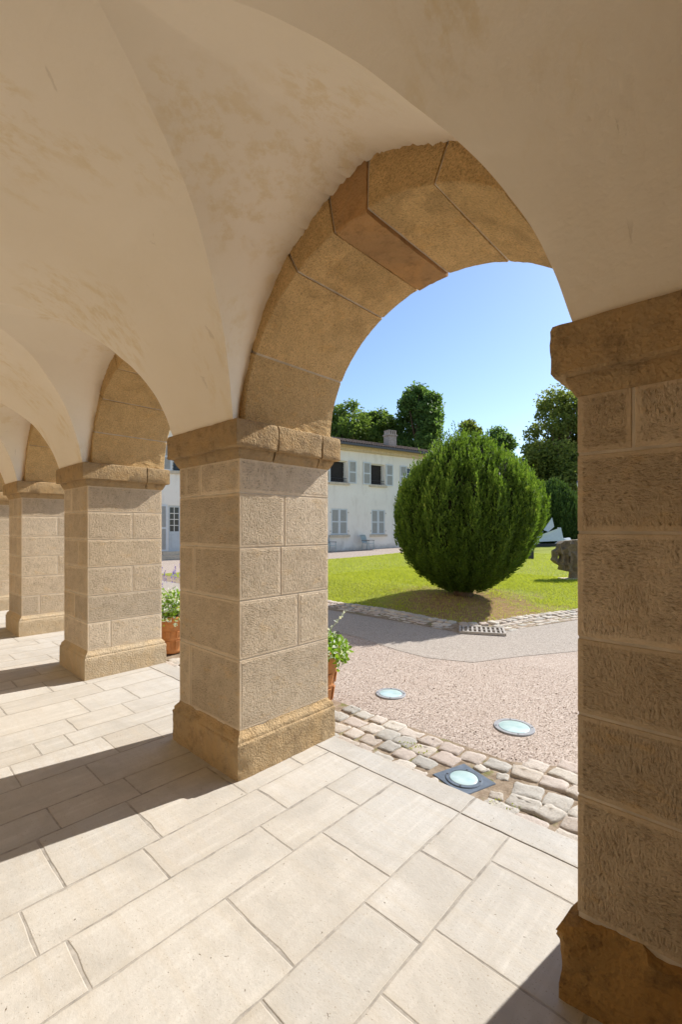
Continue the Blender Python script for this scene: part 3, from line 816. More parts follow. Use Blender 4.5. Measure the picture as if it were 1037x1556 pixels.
def cobble(x, y, sx, sy, rz, parent, z=None, h=0.09, top=0.022):
    o = bpy.data.objects.new('cobblestone', rnd.choice(CM)); link(o, parent)
    o.scale = (sx, sy, h); o.rotation_euler = (rnd.uniform(-0.04, 0.04), rnd.uniform(-0.04, 0.04), rz + (math.pi if rnd.random() < 0.5 else 0))
    o.location = (x, y, (ground_z(y) if z is None else z) + top - h/2 + rnd.uniform(-0.006, 0.006))
SQ = Vector((-1.362, 2.575))
def in_sq(x, y, m=0.19): return abs(x-SQ.x) < m and abs(y-SQ.y) < m
POTS = [Vector((-2.86, 2.74)), Vector((-5.43, 2.70))]
def band_top(x): return 2.965 if x < -1.25 else min(3.42, 2.965 + (x+1.25)*0.95)
yc = 2.43; PL = []
for r in range(7):
    wy = (0.135, 0.14, 0.15, 0.14, 0.15, 0.15, 0.16)[r]
    x = -5.2 + r*0.07
    while x < 1.2:
        w = rnd.uniform(0.135, 0.205) if r % 2 == 0 else rnd.uniform(0.12, 0.18)
        x += w/2; wild = 1.0 if x > -1.1 else 0.4
        yy = yc + 0.012*math.sin(x*3.1+r) + wild*rnd.uniform(-0.025, 0.025)
        if yy + wy*0.45 < band_top(x) and not in_sq(x, yy, 0.205) and all((Vector((x, yy))-p).length > 0.20 for p in POTS):
            PL.append((x, yy, min(w, wy)*0.5)); cobble(x, yy, w*rnd.uniform(1.0, 1.08), wy*rnd.uniform(0.98, 1.08), wild*rnd.uniform(-0.22, 0.22), apron, h=0.09, top=0.018)
        x += w/2 + rnd.uniform(0.0, 0.014)
    yc += wy + 0.006
for _ in range(900):
    x = rnd.uniform(-2.6, 0.4); y = rnd.uniform(2.40, 3.4); q = rnd.uniform(0.035, 0.055)
    dq = Vector((x, y)) - SQ; c_, s_n = math.cos(R(18)), math.sin(R(18))
    if abs(dq.x*c_ - dq.y*s_n) < 0.135+q and abs(dq.x*s_n + dq.y*c_) < 0.135+q: continue
    if y + q > band_top(x) or any(math.hypot(x-a, y-b) < (c*1.15 + q) for a, b, c in PL): continue
    PL.append((x, y, q)); cobble(x, y, q*2.1, q*2.0, rnd.uniform(-.6, .6), apron, h=0.07, top=0.012)
# cobbled gutter round the lawn
GR_C = Vector((-3.10, 6.42)); gang = R(28)
def in_grate(x, y):
    q = Vector((x, y)) - GR_C; c, s = math.cos(gang), math.sin(gang)
    return abs(q.x*c+q.y*s) < 0.36 and abs(-q.x*s+q.y*c) < 0.24
path_ = [Vector(p) for p in [(-9.0, 6.86), (-6.7, 6.83), (-5.1, 6.90), (-3.95, 6.72), (-3.60, 6.74), (-3.34, 6.95), (-3.13, 7.9), (-2.62, 9.25), (-1.6, 12.0)]]
def walk(path, step):
    out = []; acc = 0.0
    for a, b in zip(path, path[1:]):
        L = (b-a).length; d = (b-a)/L
        while acc < L:
            out.append((a+d*acc, d)); acc += step
        acc -= L
    return out
for r, off in enumerate((0.10, 0.27, 0.42, 0.54)):
    for p, d in walk(path_, (0.155, 0.165, 0.20, 0.24)[r]):
        nrm = Vector((d.y, -d.x)); q = p + nrm*(off + rnd.uniform(-0.01, 0.01))
        if in_grate(q.x, q.y): continue
        cobble(q.x, q.y, (0.145, 0.155, 0.19, 0.23)[r]*rnd.uniform(0.88, 1.02), (0.175, 0.14, 0.11, 0.09)[r], math.atan2(d.y, d.x)+rnd.uniform(-0.07, 0.07), gutter, h=0.08, top=(0.040, 0.024, 0.014, 0.010)[r])

# drain grate
g = empty('drain_grate', (GR_C.x, GR_C.y, -0.052), gang); tag(g, 'iron drain grate set in the cobbled gutter at the lawn corner', 'drain grate')
MB().box(-0.33, 0.33, -0.21, -0.18, 0, 0.035).box(-0.33, 0.33, 0.18, 0.21, 0, 0.035).box(-0.33, -0.30, -0.18, 0.18, 0, 0.035).box(0.30, 0.33, -0.18, 0.18, 0, 0.035).box(-0.30, 0.30, -0.012, 0.012, 0, 0.033).build('frame', M['grate'], g)
MB().box(-0.30, 0.30, -0.18, 0.18, 0.0, 0.006).build('pit', M['iron'], g)
for i in range(9):
    x = -0.265 + i*0.066
    MB().box(x-0.014, x+0.014, -0.18, -0.012, 0.006, 0.031).build('bar', M['grate'], g); MB().box(x-0.014, x+0.014, 0.012, 0.18, 0.006, 0.031).build('bar', M['grate'], g)

# recessed ground lights
def ground_light(x, y, r, label, square=None):
    o = empty('recessed_ground_light', (x, y, ground_z(y)), square or 0.0); tag(o, label, 'ground light', None)
    if square is not None:
        MB().box(-0.135, 0.135, -0.135, 0.135, -0.05, 0.010).build('cover_plate', M['plate'], o, bevel=0.004)
        z = 0.010
    else:
        z = 0.006
    MB().lathe([(r, -0.05), (r, z+0.002), (r-0.004, z+0.006), (r*0.80, z+0.006), (r*0.78, z+0.002), (r*0.3, z+0.002)], 40).build('ring', M['plate'] if square is not None else M['ring'], o, smooth=False)
    MB().lathe([(r*0.76, z+0.001), (r*0.76, z+0.004), (r*0.72, z+0.006), (r*0.3, z+0.007), (0.001, z+0.007)], 40).build('lens', M['lens'], o, smooth=True)
    for i in range(4):
        t = i*math.pi/2 + 0.6
        MB().lathe([(0.006, 0), (0.006, z+0.008)], 8, (r*0.89*math.cos(t), r*0.89*math.sin(t), 0)).build('screw', M['iron'], o)
ground_light(-2.565, 3.435, 0.140, 'round recessed light in the gravel, between the ivy pot and the other one')
ground_light(-1.43, 3.516, 0.152, 'round recessed light in the gravel with grey ring, past the square-plated one')
ground_light(SQ.x, SQ.y, 0.112, 'recessed light in a square blue-black steel plate among the cobbles', square=R(-18))

# ------------------------------------------------------------------ leaves and foliage
def quads(name, C, A, B, tint, mat, parent=None, kind=None):
    """C centres, A half-length vectors, B half-width vectors -> pointed leaves (diamond quads)"""
    n = len(C)
    V = np.empty((n, 4, 3)); V[:, 0] = C - A; V[:, 1] = C + B - A*0.1; V[:, 2] = C + A; V[:, 3] = C - B - A*0.1
    me = bpy.data.meshes.new(name)
    me.vertices.add(n*4); me.vertices.foreach_set('co', V.reshape(-1).astype(np.float32))
    me.loops.add(n*4); me.loops.foreach_set('vertex_index', np.arange(n*4, dtype=np.int32))
    me.polygons.add(n); me.polygons.foreach_set('loop_start', np.arange(0, n*4, 4, dtype=np.int32)); me.polygons.foreach_set('loop_total', np.full(n, 4, dtype=np.int32))
    me.update(calc_edges=True)
    at_ = me.attributes.new('tint', 'FLOAT', 'FACE'); at_.data.foreach_set('value', np.clip(tint, 0, 1).astype(np.float32))
    me.materials.append(mat)
    o = link(bpy.data.objects.new(name, me), parent)
    if kind: o['kind'] = kind
    return o
def unit(a): return a/np.maximum(1e-9, np.linalg.norm(a, axis=-1, keepdims=True))
def rvec(n): return unit(rng.normal(size=(n, 3)))
def perp(a): return unit(np.cross(a, rvec(len(a))))

# the clipped yew on the lawn
def sprays(pos, dirs, length, nleaf, ll, lw, spread=0.55, tint0=None):
    n = len(pos)
    t = np.tile(np.linspace(0.05, 1, nleaf), n).reshape(n, nleaf, 1)
    t = t + rng.uniform(-0.05, 0.05, t.shape)
    base = pos[:, None, :] + dirs[:, None, :]*length[:, None, None]*t
    rad = rng.normal(size=(n, nleaf, 3)); rad -= (rad*dirs[:, None, :]).sum(-1, keepdims=True)*dirs[:, None, :]; rad = unit(rad)
    ax = unit(dirs[:, None, :]*(0.55 + 0.5*t) + rad*spread*(1.15 - 0.6*t))
    L = ll*(1.1 - 0.35*t)*rng.uniform(0.8, 1.25, t.shape)
    A = ax*L*0.5; Cc = base + ax*L*0.5 + rad*0.35*ll*(1-t)
    A = A.reshape(-1, 3); Cc = Cc.reshape(-1, 3)
    B = perp(A)*lw*0.5
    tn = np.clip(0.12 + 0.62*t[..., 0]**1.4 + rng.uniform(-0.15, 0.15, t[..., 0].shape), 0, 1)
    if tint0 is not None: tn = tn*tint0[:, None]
    return Cc, A, B, tn.reshape(-1)
YP = [(z*0.872, max(0.02, q*0.835-0.06)) for z, q in [(0.12, 0.30), (0.20, 0.55), (0.45, 0.95), (0.90, 1.34), (1.5, 1.66), (2.0, 1.78), (2.45, 1.68), (2.95, 1.28), (3.25, 0.92), (3.5, 0.55), (3.72, 0.2)]]
ypz = np.array([p[0] for p in YP]); ypr = np.array([p[1] for p in YP])
YEW = at(705, 9.25); YEW.z = lawn_z(YEW.x, YEW.y)
yew = empty('clipped_yew', YEW); tag(yew, 'big rounded clipped yew with upright dark green sprays on the lawn corner', 'yew')
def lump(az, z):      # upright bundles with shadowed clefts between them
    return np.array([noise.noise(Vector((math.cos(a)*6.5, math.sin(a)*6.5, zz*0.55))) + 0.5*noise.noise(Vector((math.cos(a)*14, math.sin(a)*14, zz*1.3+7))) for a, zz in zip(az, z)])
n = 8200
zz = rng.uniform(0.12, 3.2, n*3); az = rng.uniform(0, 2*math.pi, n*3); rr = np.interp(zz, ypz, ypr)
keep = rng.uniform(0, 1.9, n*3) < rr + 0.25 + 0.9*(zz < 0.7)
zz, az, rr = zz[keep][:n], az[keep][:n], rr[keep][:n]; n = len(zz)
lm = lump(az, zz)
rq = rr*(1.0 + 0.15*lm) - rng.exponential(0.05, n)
offx = 0.06*np.clip(zz/2, 0, 1)
right_, fwd_ = np.array(Rd), np.array(Vd)
pos = np.stack([rq*np.cos(az), rq*np.sin(az), zz - 0.18*np.clip((zz-0.1)/0.8, 0.35, 1)], 1) + right_*offx[:, None]
out = np.stack([np.cos(az), np.sin(az), np.zeros(n)], 1)
slope = np.gradient(ypr, ypz); sl_ = np.interp(zz, ypz, slope)
dirs = unit(np.array([0, 0, 1.0]) + out*np.clip(0.12 + 0.35*np.maximum(0, sl_), 0, 0.75)[:, None] + 0.16*rvec(n))
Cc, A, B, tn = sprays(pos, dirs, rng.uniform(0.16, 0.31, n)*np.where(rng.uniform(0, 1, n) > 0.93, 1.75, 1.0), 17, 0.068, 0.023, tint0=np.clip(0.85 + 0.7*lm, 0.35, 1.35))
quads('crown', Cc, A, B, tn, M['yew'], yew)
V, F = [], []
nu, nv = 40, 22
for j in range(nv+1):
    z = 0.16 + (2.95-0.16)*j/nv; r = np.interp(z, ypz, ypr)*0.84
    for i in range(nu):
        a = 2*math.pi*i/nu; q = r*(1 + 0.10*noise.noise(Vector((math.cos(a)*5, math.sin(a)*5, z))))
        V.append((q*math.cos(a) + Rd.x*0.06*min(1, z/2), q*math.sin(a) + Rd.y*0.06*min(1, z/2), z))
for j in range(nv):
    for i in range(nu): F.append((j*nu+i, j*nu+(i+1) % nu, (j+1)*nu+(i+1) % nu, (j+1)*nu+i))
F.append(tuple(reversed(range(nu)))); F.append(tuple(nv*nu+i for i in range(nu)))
meshobj('dark_core', V, F, M['yewcore'], yew, True)  # added solid core, painted dark for the shade inside the crown
tb = MB().bar((0, 0, -0.1), (0.02, 0, 0.5), 0.20, 0.15, 12)
for i in range(9):
    a = i*0.7; tb.bar((0.08*math.cos(a), 0.08*math.sin(a), 0.05), (0.46*math.cos(a), 0.46*math.sin(a), 0.42), 0.07, 0.03, 6)
tb.build('trunk', M['bark'], yew, True)

def big_tree(name, px, d, ztop, width, mat, label, zbot=3.0, seed=0, n=9000, leaf=0.30, blobs=14, shape='round', group=None, cat='tree'):
    p = at(px, d); gz = ground_z(p.y); H = ztop - gz
    t = empty(name, (p.x, p.y, gz)); tag(t, label, cat, group)
    blobs = int(blobs*2.8); n = int(n*1.5); leaf *= 0.95
    r_ = random.Random(seed); Cs, Rs = [], []
    for i in range(blobs):
        u = (i + 0.5)/blobs; zc = zbot + (H-zbot)*(0.12 + 0.80*u)
        if shape == 'round': w = math.sqrt(max(0.05, 1 - ((u-0.42)/0.62)**2))
        elif shape == 'cone': w = max(0.16, 1.0 - u*0.88)
        else: w = max(0.25, 1.0 - 0.55*u)
        a = r_.uniform(0, 6.28)*1.0 + i*2.4; rr = width*0.5*w*math.sqrt(r_.uniform(0.05, 0.78))
        Cs.append((rr*math.cos(a), rr*math.sin(a), zc + r_.uniform(-0.3, 0.3))); Rs.append(width*0.5*max(0.30, w)*r_.uniform(0.20, 0.42))
    if shape == 'cone': Cs.append((0, 0, H*0.94)); Rs.append(width*0.12)
    else: Cs.append((0, 0, H - width*0.17)); Rs.append(width*0.17)
    Cs = np.array(Cs); Rs = np.array(Rs)
    wts = Rs**2/np.sum(Rs**2); idx = rng.choice(len(Cs), n, p=wts)
    dv = rvec(n); dv[:, 2] *= 0.85
    rad = Rs[idx]*np.clip(rng.normal(0.86, 0.22, n), 0.1, 1.5)
    nz = np.array([noise.noise(Vector(v*2.6) + Vector((float(k)*1.7, seed, 0))) for v, k in zip(dv, idx)])
    rad = rad*(1 + 0.30*nz)
    P = Cs[idx] + dv*rad[:, None]
    ok = nz > -0.30
    P, dv, nz = P[ok], dv[ok], nz[ok]; n = len(P)
    A = unit(rvec(n) + 0.5*dv + np.array([0, 0, -0.25]))*(leaf*0.5*rng.uniform(0.7, 1.3, n))[:, None]
    B = perp(A)*(leaf*0.30*rng.uniform(0.7, 1.2, n))[:, None]
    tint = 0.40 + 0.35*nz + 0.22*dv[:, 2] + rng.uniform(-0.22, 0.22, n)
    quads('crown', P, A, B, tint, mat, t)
    tb = MB(); tr = max(0.12, H*0.022)
    tb.bar((0, 0, -0.2), (r_.uniform(-.2, .2), r_.uniform(-.2, .2), H*0.55), tr, tr*0.55, 8).bar((0, 0, H*0.52), (0, 0, H*0.88), tr*0.55, tr*0.15, 6)
    for c, q in zip(Cs, Rs):
        tb.bar((0, 0, max(zbot*0.7, c[2]*0.66)), tuple(c), tr*0.32, tr*0.08, 5)
    tb.build('trunk', M['bark'], t, True)
    return t
big_tree('maple_tree', 634, 47, 16.4, 6.0, M['tree_dark'], 'dark round-crowned tree standing above the house chimney', zbot=7.5, seed=31, n=17000, leaf=0.36, blobs=15)
big_tree('ash_tree', 530, 48, 15.0, 6.0, M['tree_mid'], 'loose light green tree behind the house roof, beside a dark gable', zbot=6.5, seed=44, n=7500, leaf=0.34, blobs=13)
big_tree('ash_tree', 578, 50, 14.6, 5.6, M['tree_mid'], 'lower green tree behind the house, left against the dark round-crowned one', zbot=6.5, seed=48, n=10000, leaf=0.36, blobs=13)
big_tree('ash_tree', 470, 50, 14.5, 7.5, M['tree_mid'], 'green tree behind the house, mostly hidden by the worn stone pier', zbot=5, seed=18, n=14000, leaf=0.36, blobs=13)
big_tree('lime_tree', 711, 48, 12.9, 5.0, M['tree_lime'], 'pointed yellowish green tree behind the top of the clipped yew', zbot=2.5, seed=12, n=14000, leaf=0.34, blobs=15, shape='col')
big_tree('maple_tree', 756, 56, 14.0, 6.4, M['tree_dark'], 'smaller dark rounded tree between the two yellowish ones', zbot=3.0, seed=14, n=15000, leaf=0.36, blobs=13)
big_tree('maple_tree', 782, 60, 11.0, 8.5, M['tree_dark'], 'low dark green tree filling the gap right of the yew top', zbot=1.0, seed=15, n=15000, leaf=0.4, blobs=13)
big_tree('lime_tree', 846, 40, 14.0, 8.4, M['tree_lime'], 'tall pointed lime tree with yellow bracts above the cypress hedge', zbot=1.5, seed=21, n=22000, leaf=0.30, blobs=19, shape='col')
big_tree('lime_tree', 900, 42, 15.5, 8.0, M['tree_lime'], 'tall yellowish lime tree half hidden by the shaded pier', zbot=1.5, seed=23, n=24000, leaf=0.32, blobs=18, shape='col')
big_tree('maple_tree', 800, 58, 8.4, 9.0, M['tree_dark'], 'low dark tree behind the cypress hedge and white sculpture', zbot=1.0, seed=26, n=9000, leaf=0.4, blobs=12)

def upright_hedge(px, d, ztop, width, label, seed):
    p = at(px, d); gz = ground_z(p.y); H = ztop - gz
    t = empty('cypress_shrub', (p.x, p.y, gz)); tag(t, label, 'shrub')
    n = 5200; z = rng.uniform(0, H, n); a = rng.uniform(0, 6.283, n)
    prof = np.interp(z/H, [0, 0.12, 0.45, 0.75, 0.92, 1], [0.80, 0.95, 1, 0.80, 0.45, 0.06])*width/2
    lm = np.array([noise.noise(Vector((math.cos(q)*5+seed, math.sin(q)*5, zz_*0.4))) for q, zz_ in zip(a, z)])
    r = prof*(1 + 0.16*lm) - rng.exponential(0.08, n)
    P = np.stack([r*np.cos(a), r*np.sin(a), z-0.1], 1); o_ = np.stack([np.cos(a), np.sin(a), 0*a], 1)
    D = unit(np.array([0, 0, 1.]) + 0.12*o_ + 0.15*rvec(n))
    Cc, A, B, tn = sprays(P, D, rng.uniform(0.4, 0.8, n), 9, 0.20, 0.075, tint0=np.clip(0.75+0.6*lm, 0.3, 1.3))
    quads('crown', Cc, A, B, tn, M['hedge'], t)
    MB().lathe([(width*0.32, 0.0), (width*0.40, H*0.3), (width*0.38, H*0.6), (width*0.2, H*0.86), (0.02, H*0.94)], 14).build('dark_core', M['yewcore'], t, True)  # solid filler, its dark colour stands for shade within the shrub
    MB().bar((0, 0, -0.1), (0, 0, H*0.5), 0.2, 0.1).build('trunk', M['bark'], t)
upright_hedge(842, 33, 4.35, 3.3, 'dark upright cypress shrub behind the white angular sculpture', 1.0)
upright_hedge(886, 34, 3.7, 3.0, 'paler cypress shrub beside the shaded pier, behind the carved sculpture', 4.0)
upright_hedge(800, 36, 3.9, 3.6, 'cypress shrub mostly hidden behind the clipped yew', 7.0)

# grass blades on the lawn, and pebbles
def in_poly(x, y, poly):
    c = np.zeros(len(x), bool); j = len(poly)-1
    for i in range(len(poly)):
        xi, yi = poly[i]; xj, yj = poly[j]
        c ^= ((yi > y) != (yj > y)) & (x < (xj-xi)*(y-yi)/(yj-yi+1e-12)+xi); j = i
    return c
def grass(n, x0, x1, y0, y1, hmin, hmax, w):
    x = rng.uniform(x0, x1, n); y = rng.uniform(y0, y1, n)
    ok = in_poly(x, y, LAWN)
    # patchy: thin on the bare earth round the yew
    dd = np.hypot(x+4.1, y-7.95) + np.array([1.7*noise.fractal(Vector((a*1.3, b*1.3, 0)), 0.7, 2, 4) for a, b in zip(x, y)])
    ok &= rng.uniform(0, 1, n) < np.clip((dd-1.0)/1.3, 0.16, 1)
    # keep what the camera's side can see
    x, y = x[ok], y[ok]; n = len(x)
    z = np.array([lawn_z(a, b) for a, b in zip(x, y)]) - 0.003
    h = rng.uniform(hmin, hmax, n)
    A = np.stack([rng.normal(0, 0.45, n), rng.normal(0, 0.45, n), np.ones(n)], 1)*h[:, None]*0.5
    B = perp(A)*w*0.5
    Cq = np.stack([x, y, z], 1) + A
    nz = np.array([noise.noise(Vector((a*0.9, b*0.9, 3))) for a, b in zip(x, y)])
    return Cq, A, B, 0.5 + 0.35*nz + rng.uniform(-0.35, 0.35, n)
g1 = grass(80000, -9, -1.5, 6.7, 13, 0.025, 0.055, 0.008); g2 = grass(70000, -15.2, 1, 9, 24, 0.03, 0.06, 0.012)
quads('grass', *[np.concatenate([a, b]) for a, b in zip(g1, g2)], M['blade'], None, 'stuff')
bpy.data.objects['grass']['label'] = 'short mown grass of the sunlit lawn'; bpy.data.objects['grass']['category'] = 'grass'
def pebbles(n):
    base = np.array([(1,0,0),(-1,0,0),(0,1,0),(0,-1,0),(0,0,1),(0,0,-1)], float)
    fc = np.array([(0,2,4),(2,1,4),(1,3,4),(3,0,4),(2,0,5),(1,2,5),(3,1,5),(0,3,5)])
    x = rng.uniform(-5.2, 0.6, n); y = 2.95 + rng.uniform(0, 1, n)**1.3*2.3
    ok = (np.hypot(x+2.565, y-3.435) > 0.15) & (np.hypot(x+1.43, y-3.516) > 0.16)
    x, y = x[ok], y[ok]; n = len(x)
    s = rng.uniform(0.002, 0.0045, n)*(1+0.9*(rng.uniform(0, 1, n) > 0.985))
    V = base[None]*s[:, None, None]*np.stack([rng.uniform(.7, 1.4, n), rng.uniform(.7, 1.4, n), rng.uniform(.5, .8, n)], 1)[:, None, :]
    a = rng.uniform(0, 6.28, n); ca, sa = np.cos(a)[:, None], np.sin(a)[:, None]
    X = V[..., 0]*ca - V[..., 1]*sa + x[:, None]; Y = V[..., 0]*sa + V[..., 1]*ca + y[:, None]; Z = V[..., 2] - 0.058 + s[:, None]*0.3
    VV = np.stack([X, Y, Z], -1).reshape(-1, 3); FF = (fc[None] + (np.arange(n)*6)[:, None, None]).reshape(-1, 3)
    me = bpy.data.meshes.new('loose_gravel'); nf = len(FF)
    me.vertices.add(len(VV)); me.vertices.foreach_set('co', VV.reshape(-1).astype(np.float32))
    me.loops.add(nf*3); me.loops.foreach_set('vertex_index', FF.reshape(-1).astype(np.int32))
    me.polygons.add(nf); me.polygons.foreach_set('loop_start', np.arange(0, nf*3, 3, dtype=np.int32)); me.polygons.foreach_set('loop_total', np.full(nf, 3, dtype=np.int32))
    me.update(calc_edges=True)
    t = np.repeat(rng.uniform(0, 1, n), 8); at_ = me.attributes.new('tint', 'FLOAT', 'FACE'); at_.data.foreach_set('value', t.astype(np.float32))
    tm = NT('pebble_mix'); me.materials.append(tm.done(tm.ramp(tm.attr('tint'), [(0, (0.16, 0.12, 0.095)), (0.2, (0.36, 0.28, 0.23)), (0.6, (0.45, 0.36, 0.30)), (0.9, (0.53, 0.45, 0.385)), (1, (0.68, 0.62, 0.56))]), None, 0.9, 0.15))
    o = link(bpy.data.objects.new('loose_gravel', me)); tag(o, 'fine pinkish loose gravel spread over the yard', 'gravel', kind='stuff')
pebbles(26000)
# weeds in the cobble joints
def weeds(n):
    x = rng.uniform(-4.6, 0.0, n); y = rng.uniform(2.40, 3.0, n)
    ok = np.array([noise.noise(Vector((a*4.2, b*5, 1))) for a, b in zip(x, y)]) > 0.42
    ok &= ~((np.abs(x-SQ.x) < 0.2) & (np.abs(y-SQ.y) < 0.2))
    x, y = x[ok], y[ok]; n = len(x)
    A = np.stack([rng.normal(0, 0.8, n), rng.normal(0, 0.8, n), np.ones(n)], 1)*rng.uniform(0.003, 0.008, n)[:, None]
    quads('weeds', np.stack([x, y, np.full(n, -0.048)], 1)+A, A, perp(A)*0.004, rng.uniform(0.0, 0.5, n), M['blade'], None, 'stuff')
    tag(bpy.data.objects['weeds'], 'tiny weeds and moss growing in the cobble joints', 'weeds')
weeds(5000)

# ------------------------------------------------------------------ terracotta pots
def pot(x, y, label, h, r, kind):
    z = ground_z(y) + 0.02
    o = empty('terracotta_pot', (x, y, z)); tag(o, label, 'plant pot')
    prof = [(r*0.62, 0), (r*0.66, h*0.06), (r*0.65, h*0.10), (r*0.74, h*0.36), (r*0.765, h*0.37), (r*0.765, h*0.41), (r*0.755, h*0.42), (r*0.84, h*0.62), (r*0.865, h*0.63), (r*0.865, h*0.67), (r*0.855, h*0.68), (r*0.93, h*0.86), (r*1.0, h*0.88), (r*1.03, h*0.93), (r*1.0, h*1.0), (r*0.92, h*1.0), (r*0.88, h*0.92), (r*0.5, h*0.90)]
    MB().lathe(prof, 40).build('pot_body', M['terra'], o, True)
    for i in range(10):   # pilasters and blocks moulded in relief
        a = i*2*math.pi/10
        for zz0, zz1 in ((0.12, 0.35), (0.43, 0.61)):
            m_ = MB(); rr0 = r*(0.655 + (zz0-0.1)*0.36); rr1 = r*(0.655 + (zz1-0.1)*0.36)
            for (z_, q) in ((zz0*h, rr0), (zz1*h, rr1)): pass
            t = Vector((-math.sin(a), math.cos(a), 0)); e = Vector((math.cos(a), math.sin(a), 0))
            p4 = [e*rr0 - t*0.022 + Vector((0, 0, zz0*h)), e*rr0 + t*0.022 + Vector((0, 0, zz0*h)), e*rr1 + t*0.025 + Vector((0, 0, zz1*h)), e*rr1 - t*0.025 + Vector((0, 0, zz1*h))]
            m_.prism(p4, tuple(e*0.012)); m_.build('relief_panel', M['terra'], o, bevel=0.003)
    MB().lathe([(r*0.86, h*0.89), (r*0.86, h*0.945), (0.01, h*0.955)], 24).build('soil', M['soil'], o)
    pl = empty('potted_plant', (x, y, z + h*0.93))
    if kind == 'ivy':
        tag(pl, 'bushy bright ivy with white-edged leaves spilling from the pot behind the worn pier', 'plant')
        n = 1700; u = rvec(n); u[:, 2] = np.abs(u[:, 2])*0.9 - 0.12
        P = u*np.array([r*1.45, r*1.45, 0.23])*rng.uniform(0.45, 1.05, (n, 1))
        nt_ = 300; k = rng.integers(0, 22, nt_); aa = k*0.2856*2; ln = rng.uniform(0, 1, nt_)
        T = np.stack([np.cos(aa)*(r*1.02+0.05*ln), np.sin(aa)*(r*1.02+0.05*ln), 0.05 - ln*(0.10+0.018*(k % 9))], 1) + rng.normal(0, 0.014, (nt_, 3))
        P = np.concatenate([P, T])
    else:
        tag(pl, 'flowering plants with yellow, red and violet blooms in the further pot', 'plant')
        n = 1300; u = rvec(n); u[:, 2] = np.abs(u[:, 2]) - 0.25
        P = u*np.array([r*1.5, r*1.5, 0.40])*rng.uniform(0.4, 1.05, (n, 1)); P[:, 2] += 0.06
    n = len(P)
    A = unit(rvec(n) + np.array([0, 0, 0.3]))*rng.uniform(0.015, 0.029, n)[:, None]; B = perp(A)*rng.uniform(0.012, 0.021, n)[:, None]
    wh = rng.uniform(0, 1, n) < (0.30 if kind == 'ivy' else 0.34)
    quads('foliage', P[~wh], A[~wh], B[~wh], rng.uniform(0.1, 1, (~wh).sum()), M['ivy'], pl)
    quads('white_leaves', P[wh], A[wh], B[wh], rng.uniform(0, 1, wh.sum()), M['ivy_white'], pl)
    st = MB()
    for i in range(14):
        a = i*1.13; st.bar((0.02*math.cos(a), 0.02*math.sin(a), -0.04), (r*math.cos(a), r*math.sin(a), 0.16 if kind == 'ivy' else 0.26), 0.004, 0.002, 5)
    st.build('stems', M['ivy'], pl)
    if kind == 'ivy':
        # three long pale shoots rising above and out
        for a, l, up in ((0.1, 0.34, 0.40), (2.2, 0.10, 0.44), (5.6, 0.34, 0.28)):
            b = Vector((math.cos(a)*l, math.sin(a)*l, up)); s0 = Vector((math.cos(a)*0.08, math.sin(a)*0.08, 0.12))
            MB().bar(s0, b, 0.003, 0.0015, 5).build('shoot', M['ivy_white'], pl)
            tq = rng.uniform(0.25, 1.0, 13); Pq = np.array(s0)[None]*(1-tq[:, None]) + np.array(b)[None]*tq[:, None] + rng.normal(0, 0.006, (13, 3))
            Aq = rvec(13)*0.017; quads('shoot_leaves', Pq, Aq, perp(Aq)*0.012, rng.uniform(0.3, 1, 13), M['ivy_white'], pl)
    else:
        for m_, cnt, zr, sz in ((M['petal_yellow'], 9, (0.10, 0.34), 0.022), (M['petal_red'], 8, (0.08, 0.30), 0.024), (M['petal_violet'], 26, (0.40, 0.62), 0.013)):
            for i in range(cnt):
                a = rng.uniform(0, 6.28); q = r*rng.uniform(0.5, 1.45) if m_ is not M['petal_violet'] else r*rng.uniform(0.1, 1.2)
                c = np.array([q*math.cos(a), q*math.sin(a), rng.uniform(*zr)])
                k = 7 if m_ is not M['petal_violet'] else 10
                Pq = c[None] + rng.normal(0, sz*0.5, (k, 3))*(np.array([1, 1, 1]) if k == 7 else np.array([0.5, 0.5, 4.0]))
                Aq = rvec(k)*sz*0.6; quads('flower', Pq, Aq, perp(Aq)*sz*0.5, rng.uniform(0, 1, k), m_, pl)
pot(POTS[0].x, POTS[0].y, 'tapered terracotta pot with relief bands behind the worn ochre-plinth pier', 0.50, 0.215, 'ivy')
pot(POTS[1].x, POTS[1].y, 'terracotta pot of flowers standing beyond the pale clean-plinth pier', 0.46, 0.235, 'flowers')

# ------------------------------------------------------------------ the house across the lawn
HB = R(-(43 - 56.2)); HD = Vector((math.sin(R(13.2)), math.cos(R(13.2)), 0)); HN = Vector((HD.y, -HD.x, 0))
HW0 = at(500, 28.0)
house = empty('long_house', (HW0.x, HW0.y, 0), 0.0)
house.rotation_euler = (0, 0, math.atan2(HD.y, HD.x))     # local x along the facade, local -y towards the lawn
tag(house, 'long two-storey cream rendered house with pale shutters and tiled roof', 'house')
T0, T1, ZE = -20.0, 10.8, 6.60
def hz(t): return ground_z(HW0.y + HD.y*t) - 0.3
OPEN = []     # (t0, t1, z0, z1, kind)
cols = [(0.12, 1.38), (3.26, 4.43), (6.40, 7.60), (-3.1, -1.9), (-6.2, -5.0), (-12.6, -11.4), (-15.8, -14.6)]
for i, (a, b) in enumerate(cols):
    OPEN.append((a, b, 4.33, 5.72, 'open' if i in (0, 1) else 'shut_open')); OPEN.append((a+0.05, b+0.03, 1.06, 2.70, 'closed'))
OPEN.append((-9.30, -8.10, 4.36, 5.72, 'shut_open')); OPEN.append((-9.50, -8.35, 0.32, 2.62, 'door'))
xs = sorted({T0, T1} | {v for o in OPEN for v in o[:2]}); zs = sorted({-0.6, ZE} | {v for o in OPEN for v in o[2:4]})
wm = MB()
def solid(x, z): return not any(o[0] < x < o[1] and o[2] < z < o[3] for o in OPEN)
V, F, vi = [], [], {}
